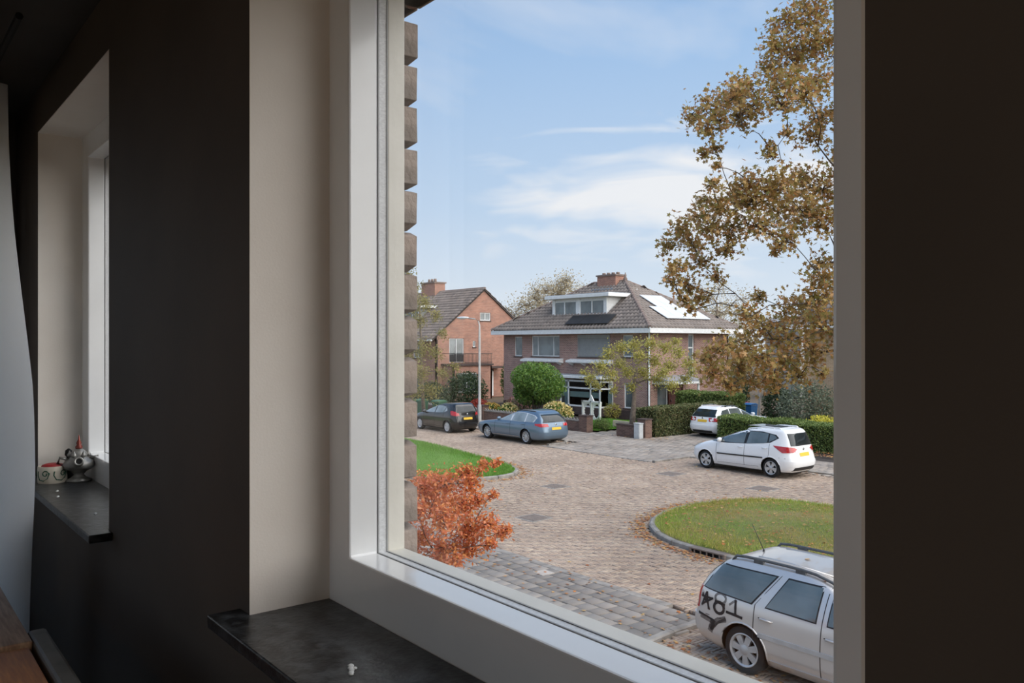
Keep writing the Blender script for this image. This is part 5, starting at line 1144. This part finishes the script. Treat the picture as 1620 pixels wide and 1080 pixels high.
ORANGE = [(-7.69, 4.87, 2.81, 0.17), (-7.34, 4.93, 2.88, 0.18), (-7.2, 5.12, 2.99, 0.12), (-6.96, 5.19, 3.09, 0.09), (-6.8, 5.24, 3.14, 0.06), (-7.02, 5.07, 2.91, 0.13), (-7.7, 5.08, 2.64, 0.21), (-7.78, 5.48, 2.54, 0.19), (-7.39, 4.63, 2.61, 0.17), (-7.12, 4.78, 2.56, 0.2), (-7.65, 5.62, 2.58, 0.12), (-7.18, 5.49, 2.72, 0.07), (-7.27, 5.17, 2.35, 0.19), (-6.98, 5.26, 2.46, 0.15), (-7.14, 5.64, 2.32, 0.08), (-7.95, 4.99, 2.18, 0.19), (-7.46, 5.01, 2.16, 0.18), (-7.26, 5.21, 2.14, 0.15), (-6.82, 5.17, 2.28, 0.09), (-7.89, 5.21, 1.87, 0.15), (-7.03, 4.88, 2.14, 0.11), (-7.71, 4.76, 2.05, 0.14), (-7.37, 5.73, 2.21, 0.09), (-7.49, 4.46, 2.75, 0.2), (-8.14, 4.6, 2.42, 0.29), (-8.24, 4.83, 2.0, 0.26), (-8.14, 4.44, 2.72, 0.25)]
t, P = tree('japanese_maple', 'low orange-red leaved tree in our front garden below the window', (-7.75, 4.75, -.1), [(-7.75, 4.75, -.12), (-7.72, 4.8, .6), (-7.62, 4.85, 1.2), (-7.58, 4.95, 1.75)], ORANGE, .075, M['bark'], None, .05, 17000, 'oval', 12, .36, minr=.008)
cloud('foliage', P, .05, 'oval', M['orange_l'], t)
YEL = [(-29.4, 28.66, 2.59, 0.32), (-27.64, 27.58, 3.29, 0.36), (-28.05, 28.64, 3.88, 0.37), (-27.07, 28.49, 4.19, 0.36), (-28.12, 30.52, 4.34, 0.38), (-26.52, 29.89, 4.34, 0.37), (-26.35, 30.85, 4.18, 0.37), (-27.03, 32.62, 3.85, 0.39), (-26.45, 32.64, 3.38, 0.38), (-26.79, 32.81, 2.57, 0.32), (-26.16, 31.09, 2.33, 0.31), (-26.71, 30.57, 2.63, 0.37), (-27.69, 30.51, 2.92, 0.38), (-27.66, 29.34, 2.94, 0.37), (-27.75, 28.33, 2.81, 0.37), (-28.37, 28.09, 2.28, 0.25), (-26.59, 29.08, 3.74, 0.36), (-26.59, 30.19, 3.57, 0.37), (-27.31, 32.22, 3.21, 0.39), (-28.86, 30.15, 3.37, 0.38), (-27.78, 29.91, 2.24, 0.28), (-28.09, 28.9, 2.07, 0.22), (-26.22, 30.46, 2.96, 0.34), (-25.35, 30.36, 4.49, 0.24), (-28.47, 27.34, 2.97, 0.21), (-26.21, 32.6, 2.91, 0.25)]
t, P = tree('young_tree', 'young yellow-green tree with pale trunk in front of the hip roofed house', (-28.15, 30.3, 0), [(-28.15, 30.3, -.12), (-28.1, 30.3, .8), (-28.0, 30.3, 1.6), (-27.9, 30.2, 2.4), (-27.6, 30.1, 3.4)], YEL, .17, M['barkl'], None, .1, 2600, 'oval', 8, .42, minr=.012)
cloud('foliage', P, .12, 'oval', M['yellow_l'], t)
LEFT = [(-40.28, 25.06, 7.61, 0.37), (-38.65, 24.67, 6.63, 0.42), (-39.96, 25.07, 5.6, 0.44), (-39.25, 25.91, 5.96, 0.33), (-39.61, 25.07, 4.15, 0.51), (-38.97, 25.72, 3.79, 0.36), (-38.98, 26.16, 2.7, 0.36), (-38.77, 24.53, 2.74, 0.49), (-38.39, 26.63, 3.06, 0.25), (-38.78, 24.13, 1.69, 0.42), (-38.74, 25.15, 1.66, 0.43), (-40.37, 24.48, 6.69, 0.73), (-40.39, 24.08, 3.79, 0.87), (-39.14, 23.73, 8.38, 0.42), (-39.45, 26.47, 4.88, 0.29)]
t, P = tree('thin_tree', 'thin half bare tree at the left edge of the window view', (-40.2, 25.7, 0), [(-40.2, 25.7, -.05), (-40.1, 25.5, 2), (-39.9, 25.3, 4.5), (-39.8, 25.1, 7)], LEFT, .13, M['barkl'], None, .1, 2300, 'oval', 8, .55, minr=.014)
cloud('foliage', P, .13, 'oval', M['olive_l'], t)
# bare pale trees far behind
def bare(loc, hgt, wid, label, n, leaves, seed):
    random.seed(seed); base = Vector(loc); cl = []
    for i in range(n):
        a = random.uniform(0, 2*PI); rr = wid*math.sqrt(random.random()); z = hgt*(1-.45*random.random())-(rr/wid)**2*hgt*.25
        cl.append((base.x+rr*math.cos(a), base.y+rr*math.sin(a), z, 1.0))
    t, P = tree('bare_tree', label, tuple(base), [tuple(base+Vector((0, 0, z))) for z in (0, hgt*.25, hgt*.5, hgt*.8)], cl, .26, M['barkl'], None, .2, leaves*11, 'quad', 9, .5, 'pale trees behind the houses', minr=.07)
    cloud('foliage', P, .2, 'quad', M['bare_l'], t)
bare((-59.4, 53.8, -.1), 10.6, 4.2, 'pale half bare tree rising left of the dormer roof', 64, 26, 1); bare((-62.0, 50.8, -.1), 8.0, 2.6, 'low pale half bare tree beside the brick gable', 30, 22, 2); bare((-56.3, 57.6, -.1), 10.3, 2.2, 'pale tree just left of the brick chimney', 18, 26, 4); bare((-50, 66, -.1), 10.5, 3.2, 'sparse tree seen behind the maple branches right of the solar panels', 30, 22, 3)
random.seed(5)
def blob(n, c, rx, ry, rz, lump=.25, seed=0, shell=.75):
    rg = np.random.default_rng(seed); v = rg.normal(0, 1, (n, 3)); v /= np.linalg.norm(v, axis=1, keepdims=True)
    k = rg.normal(0, 1, (9, 3)); k /= np.linalg.norm(k, axis=1, keepdims=True)
    m_ = 1+lump*(np.max(v @ k.T, axis=1)-.7); r = rg.uniform(shell, 1, n)**(1/1.0)*m_
    return v*r[:, None]*np.array([rx, ry, rz])+np.array(c)
def shrub(name, label, loc, rx, ry, rz, mat, n, size, kind='oval', group=None, stem=None, cat='shrub', extra=None, lump=.35, zc=None):
    t = thing(name, label, cat, loc, 0, group); zc = zc if zc is not None else rz*.85
    P = blob(n, (0, 0, zc), rx, ry, rz, lump, len(label)+n, .55); P[:, 2] = np.maximum(P[:, 2], .02); cloud('foliage', P, size, kind, mat, t)
    q = MB()
    for i in range(7):
        a = 2*PI*i/7; q.tube([(.03*math.cos(a), .03*math.sin(a), -.03), (rx*.3*math.cos(a), ry*.3*math.sin(a), zc*.6), (rx*.6*math.cos(a), ry*.6*math.sin(a), zc+rz*.3)], [.03, .022, .01], 5)
    if stem: q.tube([(0, 0, -.05), (0, 0, zc)], [stem, stem*.7], 8)
    q.build('stems', M['bark'], t, True)
    if extra: cloud('blooms', blob(extra[1], (0, 0, zc+rz*.15), rx, ry, rz*.95, .3, 3, .85), extra[2], 'oval', extra[0], t)
    return t
shrub('clipped_tree', 'dense round green tree in front of the brick house wall', (-35.25, 29.9, 0), 1.6, 1.5, 1.15, M['dense_l'], 9000, .17, stem=.12, cat='tree', zc=2.0, lump=.75)
shrub('shrub', 'large dark green shrub before the annexe window of the gable house', (-46.2, 33.0, 0), 1.6, 1.4, 1.3, M['darkshrub'], 5000, .16)
shrub('shrub', 'climbing green shrub in the gap between the two brick houses', (-47.6, 38.5, 0), 1.2, 1.2, 2.1, M['hedge_l'], 4500, .18)
shrub('shrub', 'dark green bushy shrub at the far left behind the thin tree', (-46.5, 30.3, 0), 1.5, 1.2, .95, M['darkshrub'], 4000, .15)
shrub('shrub', 'round red shrub to the left of the lamp post', (-40.0, 29.5, 0), .75, .7, .55, M['red_l'], 2600, .11)
shrub('hydrangea', 'pale yellow hydrangea bush right of the clipped green tree', (-33.0, 29.55, 0), 1.05, .7, .62, M['dense_l'], 2200, .13, extra=(M['flower_y'], 700, .2), cat='flowering shrub')
shrub('hydrangea', 'pale yellow hydrangea bush left of the clipped tree trunk', (-36.75, 29.2, 0), .7, .55, .5, M['dense_l'], 1800, .13, extra=(M['flower_y'], 420, .18), cat='flowering shrub')
shrub('flower_bush', 'orange-yellow flowering bush just right of the lamp post', (-38.45, 29.3, 0), .72, .6, .45, M['hedge_l'], 1800, .12, extra=(M['flower_o'], 500, .15), cat='flowering shrub')
shrub('flower_bush', 'dusty pink flowering bush behind the wall between lamp and clipped tree', (-38.0, 31.0, 0), 1.0, .7, .65, M['hedge2_l'], 1500, .12, extra=(M['flower_p'], 560, .15), cat='flowering shrub')
shrub('shrub', 'small green shrub at the corner of the lawn beside the wall pier', (-29.2, 29.2, 0), .5, .4, .36, M['hedge_l'], 1400, .08)
shrub('shrub', 'low green plant under the narrow ground floor window', (-33.7, 34.6, 0), .6, .4, .5, M['yellow_l'], 900, .11)
shrub('shrub', 'tall grey-green olive bush in front of the yellow brick house', (-21.5, 35.3, 0), 1.45, 1.1, 1.45, M['olivegrey'], 7000, .12)
shrub('shrub', 'dark bush beside the sign post beyond the driveway', (-25.1, 38.3, 0), .8, .8, 1.2, M['darkshrub'], 3000, .14)
shrub('shrub', 'bright yellow bush peeping over the right hedge', (-19.0, 32.4, 0), .9, .6, .75, M['yel'], 1800, .12)
shrub('shrub', 'dark evergreen at the right hand corner of the hip roofed house', (-30.3, 42.1, 0), .75, .8, 1.5, M['darkshrub'], 3000, .14)
def hedge(name, label, loc, lx, ly, hz, mat, n, size, rz=0, seed=1):
    t = thing(name, label, 'hedge', loc, rz, 'clipped hedges'); rg = np.random.default_rng(seed)
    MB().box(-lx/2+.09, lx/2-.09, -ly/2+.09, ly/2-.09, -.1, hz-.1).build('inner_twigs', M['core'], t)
    A = {'x': ly*hz, 'y': lx*hz, 'z': lx*ly}; tot = 2*A['x']+2*A['y']+A['z']; P = []
    for ax, s_, a in (('x', 1, A['x']), ('x', -1, A['x']), ('y', 1, A['y']), ('y', -1, A['y']), ('z', 1, A['z'])):
        m_ = int(n*a/tot); u = rg.uniform(-.5, .5, (m_, 2)); d = rg.normal(-.02, .035, m_)
        P.append(np.c_[s_*(lx/2+d), u[:, 0]*ly, (u[:, 1]+.5)*hz] if ax == 'x' else np.c_[u[:, 0]*lx, s_*(ly/2+d), (u[:, 1]+.5)*hz] if ax == 'y' else np.c_[u[:, 0]*lx, u[:, 1]*ly, hz+d])
    P = np.concatenate(P); P[:, 2] += .03*np.sin(P[:, 0]*2.3)+.02*np.sin(P[:, 1]*3.1); P[:, 2] = np.maximum(P[:, 2], .0)
    cloud('foliage', P, size, 'quad', mat, t); return t
hedge('hedge', 'long clipped hedge behind the small white hatchback', (-17.8, 30.9, 0), 10.3, 1.15, 1.1, M['hedge_l'], 44000, .085, seed=1)
hedge('hedge', 'tall clipped hedge left of the white estate car in the driveway', (-26.05, 31.95, 0), 1.25, 5.9, 1.35, M['hedge2_l'], 26000, .09, seed=2)
hedge('hedge', 'raised clipped hedge behind the driveway hedge, below the porch', (-28.7, 37.2, 0), 3.8, 1.3, 1.65, M['hedge_l'], 16000, .1, seed=3)
# ================================================================== THINGS IN THE ROOM
def curtain():
    t = thing('curtain', 'white sheer curtain gathered at the far left of the room', 'curtain', (0, 0, 0))
    zs = np.linspace(3.02, 5.44, 44); n = 110; V = []
    for z in zs:
        xr = np.interp(z, [3.0, 3.3, 3.53, 3.75, 3.95, 4.1, 4.25, 4.42, 4.6, 4.8, 5.0, 5.2, 5.44], [-3.27, -3.26, -3.21, -3.13, -3.06, -3.045, -3.07, -3.17, -3.31, -3.45, -3.57, -3.66, -3.73]); xl = -4.42
        for k in range(n):
            f = k/(n-1); x = xl+(xr-xl)*f; V.append((x, .40+.07*math.sin(f*24+.6*math.sin(z*1.5))+.018*math.sin(f*61+z), z))
    V = np.array(V); m_ = len(zs); F = np.array([(i*n+k, i*n+k+1, (i+1)*n+k+1, (i+1)*n+k) for i in range(m_-1) for k in range(n-1)])
    np_mesh('curtain_cloth', V, F, M['curtain'], t, True)
    MB().tube([(-4.58, .40, 5.44), (-3.0, .40, 5.44)], .012, 8).build('curtain_rail', M['dark'], t)
    for i in range(9): MB().tube([(-4.4+i*.085, .40, 5.43), (-4.4+i*.085, .40, 5.47)], .006, 6).build('hook', M['dark'], t)
curtain()
t = thing('wooden_table', 'rough wooden table with dark grey edge rail in the lower left corner', 'table', (0, 0, FL))
H = .75
MB().box(-2.85, -2.14, -.45, .312, H-.035, H).build('end_board', M['tan'], t, bevel=.004)
for i in range(4): MB().box(-2.13, -.2, .305-.005-.16*(i+1)+.008, .305-.16*i-.002, H-.042, H-.008).build('plank', M['orange'], t, bevel=.004)
MB().box(-2.24, -.2, .314, .355, H-.075, H-.004).build('edge_rail', M['greyrail'], t, bevel=.008)
for x, y in ((-2.7, -.38), (-2.7, .24), (-.3, .24), (-.3, -.38)): MB().box(x-.035, x+.035, y-.035, y+.035, 0, H-.04).build('leg', M['orange'], t, bevel=.004)
MB().box(-2.7, -.3, .22, .26, H-.13, H-.043).box(-2.7, -.3, -.40, -.36, H-.13, H-.043).build('apron', M['orange'], t)
# pot with green scrolls
M.update(cer=pm('cream_ceramic', S(226, 216, 198), S(214, 203, 184), 8, .35), scroll=pm('green_glaze', S(46, 96, 72), None, 8, .3), redw=pm('red_wax', S(168, 40, 44), S(140, 30, 34), 8, .5), pewter=pm('pewter', S(160, 158, 153), S(118, 116, 112), 25, .36, .45), copper=pm('red_spire', S(150, 66, 48), S(110, 48, 38), 25, .45, .3), dryp=pm('dried_white_paint', S(226, 226, 222), S(206, 206, 202), 30, .7))
SL = 3.83
t = thing('painted_pot', 'small cream pot painted with green scrolls and holding red wax', 'pot', (-3.80, .625, SL))
R_, HH = .054, .068
MB().lathe([(.02, 0), (R_*.97, 0), (R_, .006), (R_, HH-.004), (R_*.98, HH), (R_*.9, HH), (R_*.88, HH-.012), (.02, HH-.012)], 40).build('pot', M['cer'], t, True, sharp=40)
MB().lathe([(.01, HH-.013), (R_*.86, HH-.013), (R_*.7, HH+.004), (R_*.4, HH+.009), (.01, HH+.006)], 24).build('wax', M['redw'], t, True)
q = MB()
for i in range(5):
    a0 = 2*PI*i/5+.35; pts = []
    for k in range(26):
        u = k/25; ang = u*2.2*PI; r_ = .014*(1-.65*u); da = (r_*math.cos(ang)+.013)/R_; pts.append(((R_+.001)*math.cos(a0+da), (R_+.001)*math.sin(a0+da), .040+r_*math.sin(ang)))
    q.tube(pts, .0021, 5)
    q.tube([((R_+.001)*math.cos(a0+d_), (R_+.001)*math.sin(a0+d_), z) for d_, z in ((.55, .044), (.4, .022), (.1, .012), (-.25, .016), (-.42, .034), (-.38, .05))], .0021, 5)
q.build('scroll', M['scroll'], t)
# ornate pewter lamp shaped like a teapot with a spire
t = thing('oil_burner', 'pewter teapot shaped ornament with round spout and red tipped spire', 'ornament', (-3.76, .715, SL), 1.38)
MB().lathe([(.01, 0), (.048, 0), (.05, .006), (.03, .016), (.018, .028), (.03, .042), (.056, .056), (.062, .07), (.052, .086), (.034, .096), (.03, .104), (.036, .112), (.024, .124), (.018, .130), (.01, .136)], 28).build('body', M['pewter'], t, True)
MB().lathe([(.012, .132), (.014, .142), (.008, .15), (.010, .158), (.004, .172), (.001, .192)], 14).build('spire', M['copper'], t, True)
MB().tube([(0, -.03, .075), (0, -.065, .082), (0, -.088, .092)], [.022, .015, .017], 14, caps=False).lathe([(.017, 0), (.019, .003), (.013, .004), (.011, 0)], 14, Matrix.Translation((0, -.088, .092)) @ Matrix.Rotation(PI/2-.3, 4, 'X')).build('spout', M['pewter'], t, True)
MB().lathe([(.001, 0), (.0118, 0), (.0118, .0005), (.001, .0005)], 14, Matrix.Translation((0, -.0885, .0922)) @ Matrix.Rotation(PI/2-.3, 4, 'X')).build('spout_hole', M['dark'], t)
for s_ in (-1, 1): MB().tube([(s_*.05, 0, .062), (s_*.078, 0, .078), (s_*.07, 0, .1), (s_*.04, 0, .092)], .006, 8).build('handle', M['pewter'], t, True)
for i in range(6):
    a = 2*PI*i/6; MB().lathe([(.002, 0), (.009, .004), (.010, .012), (.004, .02), (.001, .028)], 8, Matrix.Translation((.034*math.cos(a), .034*math.sin(a), .100))).build('knob', M['pewter'], t, True)
t = thing('figurine', 'tiny dark figurine standing behind the painted pot', 'figurine', (-3.86, .695, SL))
MB().lathe([(.02, 0), (.022, .01), (.014, .03), (.02, .06), (.012, .085), (.008, .09), (.015, .1), (.013, .118), (.003, .126)], 16).build('body', M['dark'], t, True)
def drip(label, x, y, z, pts, r):
    t = thing('paint_drip', label, 'paint spot', (x, y, z)); b = MB()
    for px_, py_, k in pts: b.lathe([(.9*r*k, 0), (r*k, .0012), (.6*r*k, .003), (.02*r*k, .0036)], 12, Matrix.Translation((px_, py_, 0)))
    b.build('splash', M['dryp'], t, True)
drip('white dried paint drip on the near black stone sill', -1.205, .63, SZ, [(0, 0, 1), (.008, -.004, .7), (-.01, .004, .8), (.016, -.009, .75), (.022, -.012, .6), (.004, .004, .6)], .007)
for i, (x, y, lb) in enumerate(((-3.55, .60, 'far white paint fleck on the black sill beyond the pier'), (-3.42, .58, 'middle white paint fleck on the black sill beyond the pier'), (-3.0, .62, 'near white paint smear on the black sill beyond the pier'))):
    drip(lb, x, y, SL, [(0, 0, 1), (.01, -.003, .7), (-.008, .002, .7)], .006)
# added unseen fill lamp that brightens the room from behind the camera
t = thing('fill_lamp', 'warm white globe fill lamp added out of view behind the camera', 'lamp', (.35, -1.7, CE))
MB().lathe([(.05, -.03), (.06, -.005), (.05, 0)], 20).tube([(0, 0, -.02), (0, 0, -.24)], .004, 6).build('fill_lamp_rose', M['gloss'], t, True)
gm = bpy.data.materials.new('fill_lamp_globe'); gm.use_nodes = True; gb_ = gm.node_tree.nodes['Principled BSDF']; gb_.inputs['Base Color'].default_value = S(250, 240, 225)
gb_.inputs['Emission Color'].default_value = S(255, 226, 190); gb_.inputs['Emission Strength'].default_value = 19
MB().lathe([(.02, -.24), (.07, -.25), (.12, -.30), (.14, -.37), (.12, -.44), (.07, -.49), (.02, -.505)], 24).build('globe', gm, t, True)
